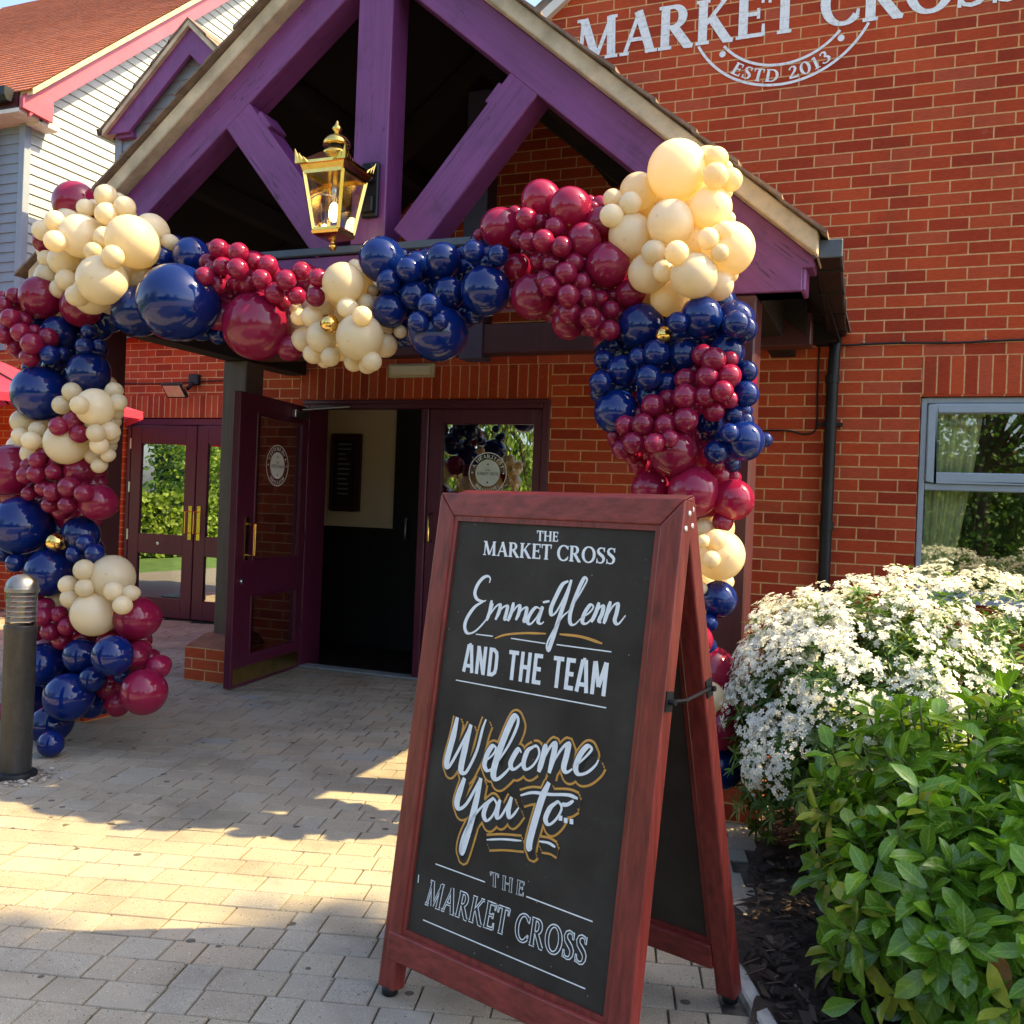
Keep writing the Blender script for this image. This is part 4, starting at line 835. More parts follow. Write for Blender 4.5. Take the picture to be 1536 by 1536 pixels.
BALLOONS = """n,-0.633,-2.41,1.995,0.083 n,-3.907,-2.41,2.019,0.079 n,-4.013,-2.41,1.103,0.085 n,-3.862,-2.41,0.37,0.089 n,-1.761,-2.41,2.245,0.075 c,-0.712,-2.41,2.569,0.072 b,-3.827,-2.41,1.153,0.102 b,-4.266,-2.41,2.276,0.087 b,-1.143,-2.41,2.353,0.063 c,-2.51,-2.41,2.088,0.079 c,-0.486,-2.41,1.023,0.042 n,-1.831,-2.41,2.309,0.086 c,-3.719,-2.41,2.689,0.09 c,-0.607,-2.41,2.169,0.083 b,-3.709,-2.41,1.383,0.063 n,-3.785,-2.41,0.307,0.092 b,-3.526,-2.41,0.596,0.077 b,-2.862,-2.41,2.271,0.101 n,-0.833,-2.41,1.946,0.075 n,-3.856,-2.41,2.103,0.095 b,-3.93,-2.41,1.335,0.107 n,-3.729,-2.41,2.156,0.083 c,-0.778,-2.41,2.541,0.07 b,-1.182,-2.41,2.126,0.046 b,-1.124,-2.41,2.477,0.084 b,-2.431,-2.41,2.328,0.074 b,-0.545,-2.41,1.701,0.079 b,-0.677,-2.41,1.712,0.071 n,-0.674,-2.41,1.898,0.078 c,-3.612,-2.41,2.709,0.101 n,-1.49,-2.41,2.35,0.081 b,-4.332,-2.41,1.237,0.054 b,-0.507,-2.41,1.28,0.048 n,-1.723,-2.41,2.303,0.088 n,-4.178,-2.41,0.922,0.092 n,-0.352,-2.41,1.658,0.039 b,-1.382,-2.41,2.192,0.045 c,-2.106,-2.41,2.249,0.091 n,-0.398,-2.41,1.487,0.041 b,-0.938,-2.41,1.993,0.05 b,-1.373,-2.41,2.273,0.084 n,-3.988,-2.41,0.229,0.092 b,-0.967,-2.41,2.129,0.07 c,-3.718,-2.41,0.82,0.097 c,-0.752,-2.41,2.186,0.079 b,-1.018,-2.41,2.221,0.064 n,-3.892,-2.41,0.966,0.076 c,-0.451,-2.41,1.229,0.078 n,-0.492,-2.41,1.991,0.066 c,-3.753,-2.41,1.523,0.087 n,-4.095,-2.41,1.966,0.084 c,-4.021,-2.41,1.649,0.097 c,-0.704,-2.41,2.371,0.067 b,-0.558,-2.41,1.473,0.068 n,-3.743,-2.41,0.959,0.099 b,-0.875,-2.41,2.136,0.063 b,-0.449,-2.41,1.433,0.062 n,-3.492,-2.826,0.064,0.062 c,-0.564,-2.41,2.459,0.077 b,-0.551,-2.41,1.582,0.066 c,-0.447,-2.41,2.472,0.03 n,-3.64,-2.41,2.195,0.083 n,-3.351,-2.41,2.416,0.1 n,-0.908,-2.41,1.824,0.079 n,-0.785,-2.41,1.878,0.07 c,-2.38,-2.41,2.198,0.077 b,-1.278,-2.41,2.384,0.066 b,-1.404,-2.41,2.415,0.069 c,-3.873,-2.41,2.459,0.085 n,-0.466,-2.41,2.13,0.068 c,-0.837,-2.41,2.335,0.079 b,-0.712,-2.41,1.47,0.073 b,-4.075,-2.41,1.201,0.108 n,-4.253,-2.41,0.085,0.041 b,-1.295,-2.41,2.489,0.066 b,-4.018,-2.41,0.456,0.07 b,-3.91,-2.41,0.565,0.093 b,-3.832,-2.41,1.252,0.078 n,-0.354,-2.41,1.701,0.033 n,-4.458,-2.41,0.951,0.042 b,-1.057,-2.41,2.302,0.065 b,-0.956,-2.41,2.42,0.069 n,-4.419,-2.41,0.983,0.079 n,-0.838,-2.41,1.79,0.072 c,-3.608,-2.41,2.277,0.105 n,-4.104,-2.41,0.246,0.044 n,-1.579,-2.41,2.32,0.084 c,-2.246,-2.41,2.155,0.077 n,-1.838,-2.41,2.152,0.078 n,-1.597,-2.41,2.118,0.053 b,-2.74,-2.41,2.383,0.1 b,-4.477,-2.41,1.306,0.042 n,-1.874,-2.41,2.031,0.037 b,-3.364,-2.41,0.527,0.067 b,-1.035,-2.41,2.052,0.032 b,-1.176,-2.41,2.286,0.083 b,-3.91,-2.41,1.692,0.096 c,-2.42,-2.41,2.098,0.09 b,-2.514,-2.41,2.165,0.067 n,-1.52,-2.41,2.446,0.059 n,-1.915,-2.41,2.033,0.045 n,-4.426,-2.41,1.101,0.042 c,-0.75,-2.41,2.418,0.073 n,-3.236,-2.41,2.505,0.092 b,-0.884,-2.41,2.07,0.075 c,-3.978,-2.41,2.307,0.101 c,-0.401,-2.41,1.017,0.033 b,-0.948,-2.41,2.218,0.08 c,-0.52,-2.41,2.165,0.063 c,-0.623,-2.41,2.561,0.071 b,-0.538,-2.41,1.798,0.07 b,-0.428,-2.41,1.711,0.06 n,-4.027,-2.41,1.016,0.093 b,-4.484,-2.41,1.44,0.042 c,-0.462,-2.41,2.58,0.03 n,-0.466,-2.41,1.604,0.068 n,-3.958,-2.41,1.906,0.109 n,-1.952,-2.41,2.242,0.088 b,-3.444,-2.41,0.368,0.08 c,-3.596,-2.41,1.65,0.043 b,-4.253,-2.41,1.239,0.079 c,-2.323,-2.41,2.247,0.089 n,-0.267,-2.41,1.585,0.03 c,-0.56,-2.41,2.61,0.075 c,-2,-2.41,2.084,0.068 c,-3.888,-2.41,2.374,0.074 b,-4.068,-2.41,2.196,0.077 b,-1.275,-2.41,2.315,0.072 b,-0.857,-2.41,2.258,0.071 b,-3.29,-2.41,0.438,0.05 n,-3.648,-2.41,0.516,0.073 b,-3.758,-2.41,1.635,0.075 n,-3.832,-2.41,0.884,0.076 n,-3.576,-2.41,0.16,0.039 b,-1.205,-2.41,2.391,0.069 n,-3.759,-2.41,2.016,0.071 b,-4.042,-2.41,0.541,0.056 b,-3.323,-2.41,0.394,0.074 b,-1.373,-2.41,2.565,0.033 b,-4.066,-2.41,1.404,0.097 c,-4.074,-2.41,1.548,0.075 b,-0.707,-2.41,1.613,0.079 n,-4.465,-2.41,1.07,0.057 n,-0.41,-2.41,1.53,0.059 c,-2.059,-2.41,2.148,0.094 b,-0.642,-2.41,1.395,0.061 b,-3.813,-2.41,0.502,0.093 b,-2.628,-2.41,2.325,0.085 c,-3.641,-2.41,1.845,0.043 b,-3.922,-2.41,0.436,0.11 c,-4.068,-2.41,2.57,0.074 c,-0.676,-2.41,2.227,0.058 b,-0.985,-2.41,2.569,0.041 b,-2.751,-2.41,2.279,0.094 b,-2.534,-2.41,2.282,0.093 n,-1.651,-2.41,2.156,0.065 b,-1.05,-2.41,2.132,0.064 b,-4.031,-2.41,0.7,0.085 n,-1.876,-2.41,2.08,0.07 c,-3.564,-2.41,2.456,0.089 n,-0.681,-2.41,2.084,0.07 b,-0.369,-2.41,1.818,0.063 n,-3.584,-2.41,0.327,0.1 n,-4.001,-2.41,0.113,0.093 c,-2.169,-2.41,2.377,0.035 c,-4.227,-2.41,1.502,0.076 b,-4.099,-2.41,2.053,0.091 c,-3.694,-2.41,2.547,0.088 b,-0.506,-2.41,1.528,0.074 b,-2.968,-2.41,2.462,0.087 b,-3.67,-2.41,1.327,0.04 c,-3.523,-2.41,2.342,0.1 b,-4.256,-2.41,2.071,0.086 c,-3.607,-2.41,1.524,0.039 c,-3.617,-2.41,2.807,0.039 b,-3.943,-2.41,1.22,0.108 c,-4.021,-2.41,2.41,0.109 c,-3.768,-2.41,0.718,0.083 b,-3.697,-2.41,1.13,0.04 b,-1.171,-2.41,2.171,0.072 b,-0.385,-2.41,1.434,0.03 b,-0.465,-2.41,1.303,0.069 c,-0.879,-2.41,2.527,0.069 c,-0.541,-2.41,2.695,0.078 n,-0.913,-2.41,1.948,0.067 b,-0.79,-2.41,1.734,0.063 n,-1.918,-2.41,2.411,0.035 n,-3.916,-2.41,1.064,0.089 b,-2.899,-2.41,2.378,0.099 b,-4.34,-2.41,2.162,0.079 n,-4.19,-2.41,1.939,0.041 b,-3.724,-2.41,1.312,0.083 b,-0.841,-2.41,1.59,0.07 b,-1.09,-2.41,2.236,0.077 c,-0.466,-2.41,2.677,0.03 b,-1.033,-2.41,2.584,0.032 n,-0.501,-2.41,0.849,0.066 c,-0.428,-2.41,2.246,0.03 n,-1.795,-2.41,2.404,0.034 b,-2.975,-2.41,2.263,0.077 c,-3.666,-2.41,1.622,0.085 n,-0.556,-2.41,1.982,0.065 b,-0.531,-2.41,1.884,0.075 n,-4.371,-2.41,0.042,0.042 b,-3.749,-2.56,2.754,0.11 c,-3.623,-2.56,2.724,0.041 c,-3.738,-2.605,2.645,0.074 b,-3.952,-2.56,2.574,0.061 c,-3.246,-2.56,2.583,0.08 c,-3.131,-2.56,2.514,0.04 c,-3.32,-2.56,2.364,0.081 n,-3.179,-2.56,2.439,0.067 b,-3.684,-2.56,2.222,0.107 n,-3.995,-2.56,2.175,0.049 n,-3.83,-2.56,2.094,0.084 n,-3.863,-2.56,1.922,0.051 b,-4.134,-2.56,1.373,0.136 n,-3.629,-2.56,1.058,0.095 n,-4.153,-2.56,0.933,0.044 c,-3.447,-2.56,0.932,0.03 c,-3.779,-2.56,0.711,0.056 c,-3.697,-2.56,0.662,0.043 b,-3.246,-2.56,0.662,0.11 b,-3.396,-2.56,0.521,0.079 b,-3.581,-2.56,0.54,0.055 b,-3.212,-2.56,0.502,0.054 b,-3.178,-2.623,0.484,0.057 n,-3.954,-2.56,0.169,0.091 n,-3.698,-2.643,0.096,0.097 n,-3.517,-2.56,0.202,0.067 b,-3.103,-2.56,0.432,0.06 b,-3.4,-2.56,0.303,0.066 b,-3.344,-2.56,0.227,0.063 n,-2.994,-2.56,2.44,0.089 n,-3.012,-2.56,2.099,0.073 n,-2.916,-2.56,2.085,0.062 n,-2.815,-2.56,2.049,0.044 b,-2.799,-2.56,2.141,0.083 c,-2.132,-2.56,2.214,0.081 c,-2.05,-2.56,2.267,0.058 c,-1.98,-2.56,2.223,0.025 c,-2.334,-2.56,2.014,0.056 c,-2.128,-2.56,1.962,0.053 c,-1.909,-2.56,1.977,0.056 c,-1.834,-2.56,2.035,0.029 c,-2.217,-2.56,1.915,0.034 c,-2.38,-2.56,2.154,0.03 b,-2.407,-2.56,1.978,0.061 n,-1.767,-2.56,2.332,0.052 n,-1.543,-2.56,2.364,0.028 n,-1.478,-2.56,2.093,0.041 b,-1.194,-2.56,2.56,0.086 b,-1.376,-2.56,2.46,0.084 b,-1.471,-2.56,2.436,0.025 b,-1.172,-2.56,2.488,0.034 b,-0.841,-2.56,2.072,0.028 b,-0.868,-2.56,2.151,0.028 b,-1.289,-2.56,2.288,0.058 b,-0.93,-2.56,2.446,0.071 b,-0.798,-2.56,2.157,0.061 b,-0.968,-2.56,2.514,0.024 c,-0.781,-2.56,2.562,0.075 c,-0.546,-2.56,2.35,0.068 c,-0.647,-2.56,2.125,0.067 n,-0.747,-2.56,2.017,0.095 n,-0.382,-2.56,2.026,0.082 n,-0.334,-2.621,1.985,0.05 n,-0.852,-2.56,1.949,0.025 n,-0.328,-2.56,1.833,0.042 n,-0.464,-2.56,1.633,0.049 n,-0.571,-2.56,1.809,0.049 b,-0.732,-2.56,1.472,0.045 b,-0.684,-2.56,1.373,0.077 b,-0.358,-2.56,1.342,0.08 b,-0.395,-2.56,1.256,0.04 b,-0.433,-2.56,1.471,0.036 c,-0.464,-2.56,1.228,0.036 n,-0.401,-2.56,0.956,0.073 b,-0.422,-2.56,0.67,0.104 n,-0.441,-2.56,0.522,0.094 n,-0.457,-2.58,0.765,0.062 c,-0.498,-2.56,0.937,0.078 b,-0.473,-2.66,0.803,0.071 b,-0.365,-2.651,0.493,0.096 n,-0.368,-2.56,0.319,0.095 c,-3.495,-2.61,2.755,0.056 c,-3.371,-2.61,2.689,0.053 c,-3.603,-2.633,2.697,0.044 c,-3.71,-2.715,2.614,0.053 c,-3.886,-2.632,2.605,0.052 c,-3.607,-2.648,2.552,0.109 c,-3.223,-2.711,2.484,0.122 c,-3.761,-2.61,2.45,0.077 c,-3.876,-2.61,2.465,0.043 c,-3.868,-2.61,2.381,0.052 c,-3.78,-2.61,2.307,0.048 c,-3.53,-2.641,2.257,0.097 b,-3.907,-2.61,2.267,0.107 b,-4.175,-2.61,2.285,0.031 b,-4.084,-2.61,2.234,0.034 n,-3.573,-2.61,2.081,0.04 n,-3.501,-2.61,2.01,0.033 n,-3.741,-2.61,1.972,0.036 n,-3.565,-2.61,1.87,0.108 n,-3.873,-2.625,1.77,0.141 c,-3.397,-2.61,1.782,0.042 c,-3.377,-2.61,1.674,0.035 c,-3.995,-2.61,1.627,0.063 c,-3.927,-2.61,1.462,0.056 c,-3.404,-2.61,1.555,0.042 c,-3.511,-2.61,1.459,0.045 c,-3.837,-2.61,1.493,0.041 b,-3.603,-2.61,1.38,0.075 b,-3.904,-2.61,1.277,0.041 b,-3.565,-2.61,1.301,0.03 b,-3.477,-2.61,1.228,0.091 b,-3.711,-2.61,1.176,0.046 b,-3.878,-2.662,1.257,0.038 n,-3.982,-2.617,1.087,0.15 n,-3.769,-2.618,0.858,0.124 c,-3.36,-2.61,0.86,0.112 b,-3.858,-2.61,0.745,0.035 b,-3.758,-2.648,0.683,0.047 b,-3.852,-2.61,0.541,0.041 b,-3.672,-2.61,0.52,0.047 b,-3.843,-2.632,0.705,0.031 n,-3.796,-2.61,0.389,0.108 n,-3.525,-2.633,0.459,0.085 n,-3.281,-2.61,0.381,0.037 n,-3.52,-2.709,0.265,0.115 b,-3.08,-2.673,0.332,0.113 b,-4.076,-2.61,0.112,0.045 n,-3.265,-2.61,2.17,0.127 n,-2.899,-2.762,2.166,0.178 b,-2.744,-2.61,2.426,0.039 b,-2.786,-2.61,2.29,0.045 b,-2.724,-2.618,2.277,0.044 b,-2.739,-2.675,2.256,0.044 b,-2.666,-2.626,2.275,0.039 b,-2.482,-2.61,2.316,0.038 b,-2.534,-2.61,2.214,0.044 b,-2.558,-2.61,2.074,0.155 b,-2.416,-2.61,2.178,0.031 c,-2.055,-2.688,2.229,0.09 c,-2.188,-2.61,2.136,0.037 c,-2.329,-2.61,2.108,0.039 c,-1.98,-2.61,2.155,0.042 c,-2.182,-2.644,2.008,0.072 c,-1.961,-2.688,1.992,0.101 c,-2.243,-2.619,1.935,0.043 c,-2.036,-2.61,1.895,0.04 c,-1.968,-2.61,1.878,0.034 n,-1.912,-2.61,2.344,0.098 n,-1.611,-2.61,2.324,0.076 n,-1.862,-2.61,2.12,0.075 n,-1.744,-2.61,2.179,0.065 n,-1.58,-2.61,2.18,0.07 n,-1.405,-2.619,2.181,0.104 n,-1.625,-2.61,2.013,0.122 b,-1.052,-2.61,2.5,0.086 b,-1.182,-2.61,2.455,0.034 b,-1.269,-2.61,2.391,0.037 b,-1.175,-2.61,2.293,0.039 b,-1.021,-2.61,2.329,0.022 b,-0.974,-2.61,2.213,0.036 b,-0.909,-2.61,2.128,0.036 b,-1.079,-2.61,2.094,0.034 b,-0.857,-2.62,2.079,0.035 b,-0.905,-2.61,2.042,0.033 b,-0.916,-2.648,2.004,0.038 b,-1.194,-2.61,2.148,0.093 b,-1.04,-2.61,2.033,0.066 b,-0.972,-2.648,2.357,0.069 b,-0.882,-2.61,2.262,0.092 c,-0.613,-2.61,2.615,0.116 c,-0.468,-2.61,2.647,0.045 c,-0.409,-2.61,2.559,0.044 c,-0.872,-2.61,2.524,0.04 c,-0.792,-2.61,2.373,0.087 c,-0.48,-2.61,2.457,0.081 c,-0.408,-2.61,2.297,0.102 c,-0.409,-2.701,2.34,0.035 c,-0.712,-2.63,2.214,0.079 c,-0.439,-2.61,2.161,0.059 n,-0.491,-2.65,2.031,0.082 n,-0.35,-2.711,1.988,0.052 n,-0.883,-2.61,1.883,0.042 n,-0.89,-2.61,1.748,0.041 n,-0.806,-2.61,1.838,0.063 n,-0.559,-2.61,1.895,0.064 n,-0.396,-2.61,1.901,0.069 n,-0.619,-2.62,1.782,0.045 n,-0.691,-2.61,1.736,0.05 n,-0.32,-2.61,1.741,0.051 n,-0.822,-2.61,1.675,0.09 n,-0.362,-2.61,1.66,0.041 n,-0.32,-2.61,1.564,0.076 b,-0.374,-2.671,1.863,0.031 b,-0.514,-2.61,1.834,0.029 b,-0.612,-2.63,1.724,0.039 b,-0.728,-2.61,1.665,0.03 b,-0.825,-2.61,1.578,0.033 b,-0.556,-2.61,1.594,0.035 b,-0.753,-2.62,1.497,0.03 b,-0.687,-2.61,1.513,0.03 b,-0.585,-2.65,1.518,0.092 b,-0.504,-2.61,1.367,0.098 c,-0.396,-2.61,1.129,0.1 c,-0.395,-2.691,1.187,0.041 c,-0.459,-2.62,0.999,0.026 n,-0.426,-2.61,0.866,0.037 c,-0.391,-2.721,0.605,0.056 c,-3.439,-2.66,2.646,0.054 c,-3.646,-2.773,2.495,0.051 c,-3.444,-2.66,2.529,0.057 c,-3.683,-2.66,2.334,0.052 c,-3.335,-2.775,2.288,0.121 c,-3.501,-2.766,2.223,0.049 b,-4.033,-2.66,2.273,0.041 b,-4.083,-2.682,2.218,0.046 b,-3.956,-2.66,2.143,0.039 b,-3.883,-2.66,2.082,0.036 b,-3.789,-2.66,2.045,0.051 b,-4.017,-2.66,2.003,0.04 n,-3.549,-2.66,1.998,0.044 n,-3.749,-2.683,1.956,0.048 c,-3.409,-2.714,1.688,0.092 c,-3.316,-2.66,1.719,0.042 b,-3.581,-2.66,1.649,0.032 c,-3.838,-2.66,1.581,0.043 c,-3.954,-2.66,1.549,0.044 c,-3.61,-2.69,1.516,0.108 c,-3.355,-2.668,1.579,0.046 c,-3.369,-2.66,1.458,0.033 c,-3.424,-2.66,1.408,0.037 b,-3.793,-2.66,1.45,0.042 b,-3.894,-2.66,1.398,0.038 b,-3.701,-2.66,1.416,0.04 b,-3.874,-2.69,1.348,0.043 b,-3.678,-2.698,1.371,0.04 b,-3.778,-2.66,1.289,0.046 b,-3.456,-2.721,1.268,0.043 b,-3.714,-2.683,1.204,0.04 g,-3.677,-2.668,1.019,0.046 n,-3.494,-2.66,1.023,0.044 n,-3.559,-2.66,0.965,0.044 n,-3.43,-2.66,0.974,0.047 n,-3.957,-2.66,0.897,0.047 c,-3.264,-2.699,0.803,0.047 c,-3.195,-2.66,0.796,0.039 c,-3.419,-2.66,0.68,0.11 b,-3.705,-2.705,0.645,0.046 b,-3.649,-2.66,0.657,0.042 b,-3.589,-2.66,0.603,0.046 b,-3.687,-2.675,0.57,0.046 n,-3.205,-2.753,0.504,0.095 n,-3.401,-2.675,0.361,0.063 b,-2.733,-2.684,2.424,0.045 b,-2.808,-2.66,2.369,0.042 b,-2.767,-2.676,2.331,0.041 b,-2.707,-2.684,2.341,0.044 b,-2.74,-2.765,2.277,0.043 b,-2.547,-2.66,2.359,0.041 b,-2.46,-2.677,2.334,0.046 b,-2.583,-2.66,2.263,0.046 b,-2.417,-2.677,2.205,0.048 b,-2.292,-2.66,2.301,0.043 b,-2.311,-2.66,2.192,0.042 c,-2.23,-2.66,2.096,0.045 c,-2.019,-2.703,2.117,0.044 c,-2.123,-2.66,1.913,0.044 c,-1.897,-2.686,1.884,0.043 n,-1.75,-2.66,2.279,0.054 n,-1.844,-2.66,2.231,0.054 n,-1.448,-2.66,2.336,0.048 n,-1.337,-2.66,2.314,0.044 b,-1.217,-2.669,2.456,0.043 b,-1.094,-2.66,2.411,0.042 b,-1.206,-2.66,2.364,0.042 b,-1.096,-2.66,2.266,0.044 b,-1.005,-2.66,2.265,0.04 b,-1.122,-2.679,2.2,0.036 b,-0.968,-2.67,2.183,0.037 b,-0.947,-2.67,2.121,0.04 b,-1.007,-2.698,2.055,0.046 b,-0.849,-2.66,1.99,0.04 c,-0.453,-2.68,2.555,0.047 c,-0.786,-2.66,2.484,0.045 c,-0.851,-2.689,2.432,0.046 c,-0.624,-2.66,2.397,0.089 c,-0.461,-2.73,2.306,0.04 c,-0.419,-2.72,2.252,0.034 c,-0.515,-2.71,2.175,0.087 n,-0.568,-2.719,1.999,0.041 g,-0.631,-2.66,1.964,0.034 n,-0.873,-2.679,1.782,0.044 n,-0.729,-2.66,1.882,0.037 n,-0.657,-2.66,1.896,0.052 n,-0.68,-2.68,1.798,0.052 n,-0.361,-2.7,1.586,0.037 n,-0.414,-2.66,1.518,0.047 b,-0.479,-2.66,1.885,0.041 b,-0.54,-2.66,1.792,0.044 b,-0.371,-2.69,1.799,0.044 b,-0.372,-2.66,1.714,0.033 b,-0.659,-2.68,1.69,0.044 b,-0.429,-2.66,1.673,0.042 b,-0.763,-2.689,1.614,0.04 b,-0.779,-2.67,1.521,0.039 b,-0.572,-2.749,1.559,0.033 c,-0.436,-2.73,1.181,0.025 c,-0.404,-2.73,1.115,0.033 c,-3.462,-2.71,2.448,0.046 c,-3.222,-2.826,2.382,0.051 b,-3.963,-2.739,2.137,0.047 b,-4.038,-2.71,2.061,0.048 b,-3.897,-2.732,2.064,0.049 b,-3.809,-2.74,2.003,0.053 b,-3.857,-2.71,1.942,0.046 c,-3.566,-2.71,1.766,0.047 c,-3.628,-2.71,1.701,0.047 c,-3.387,-2.832,1.686,0.044 b,-3.524,-2.74,1.615,0.048 b,-3.555,-2.793,1.587,0.045 b,-3.483,-2.733,1.558,0.046 c,-3.822,-2.71,1.522,0.048 c,-3.365,-2.748,1.56,0.043 c,-3.379,-2.71,1.505,0.045 b,-3.762,-2.725,1.423,0.042 b,-3.778,-2.71,1.359,0.046 b,-3.663,-2.71,1.269,0.045 b,-3.564,-2.71,1.295,0.052 b,-3.569,-2.71,1.208,0.042 c,-3.43,-2.725,0.897,0.049 c,-3.543,-2.71,0.816,0.047 c,-3.418,-2.725,0.811,0.047 c,-3.528,-2.71,0.751,0.047 c,-3.196,-2.71,0.742,0.046 b,-2.598,-2.71,2.39,0.046 b,-2.581,-2.735,2.309,0.051 b,-2.469,-2.71,2.263,0.045 b,-2.335,-2.71,2.253,0.046 b,-2.169,-2.71,2.252,0.042 b,-2.179,-2.71,2.171,0.044 g,-2.102,-2.71,2.05,0.041 c,-1.902,-2.771,2.064,0.042 n,-1.602,-2.737,2.101,0.052 n,-1.644,-2.755,2.032,0.044 n,-1.556,-2.728,2.037,0.036 b,-1.122,-2.71,2.347,0.045 b,-1.045,-2.71,2.318,0.042 b,-1.022,-2.71,2.212,0.044 b,-1.082,-2.719,2.161,0.041 b,-0.992,-2.757,2.111,0.044 b,-0.911,-2.72,2.03,0.042 c,-0.674,-2.71,2.274,0.045 c,-0.565,-2.789,2.243,0.046 c,-0.629,-2.71,2.199,0.044 b,-0.428,-2.71,1.858,0.047 b,-0.448,-2.71,1.793,0.045 b,-0.529,-2.71,1.721,0.047 b,-0.454,-2.71,1.722,0.04 b,-0.386,-2.73,1.737,0.04 b,-0.524,-2.71,1.634,0.049 b,-0.599,-2.71,1.615,0.041 b,-0.688,-2.71,1.615,0.045 b,-0.721,-2.71,1.545,0.043 b,-0.624,-2.779,1.54,0.038"""
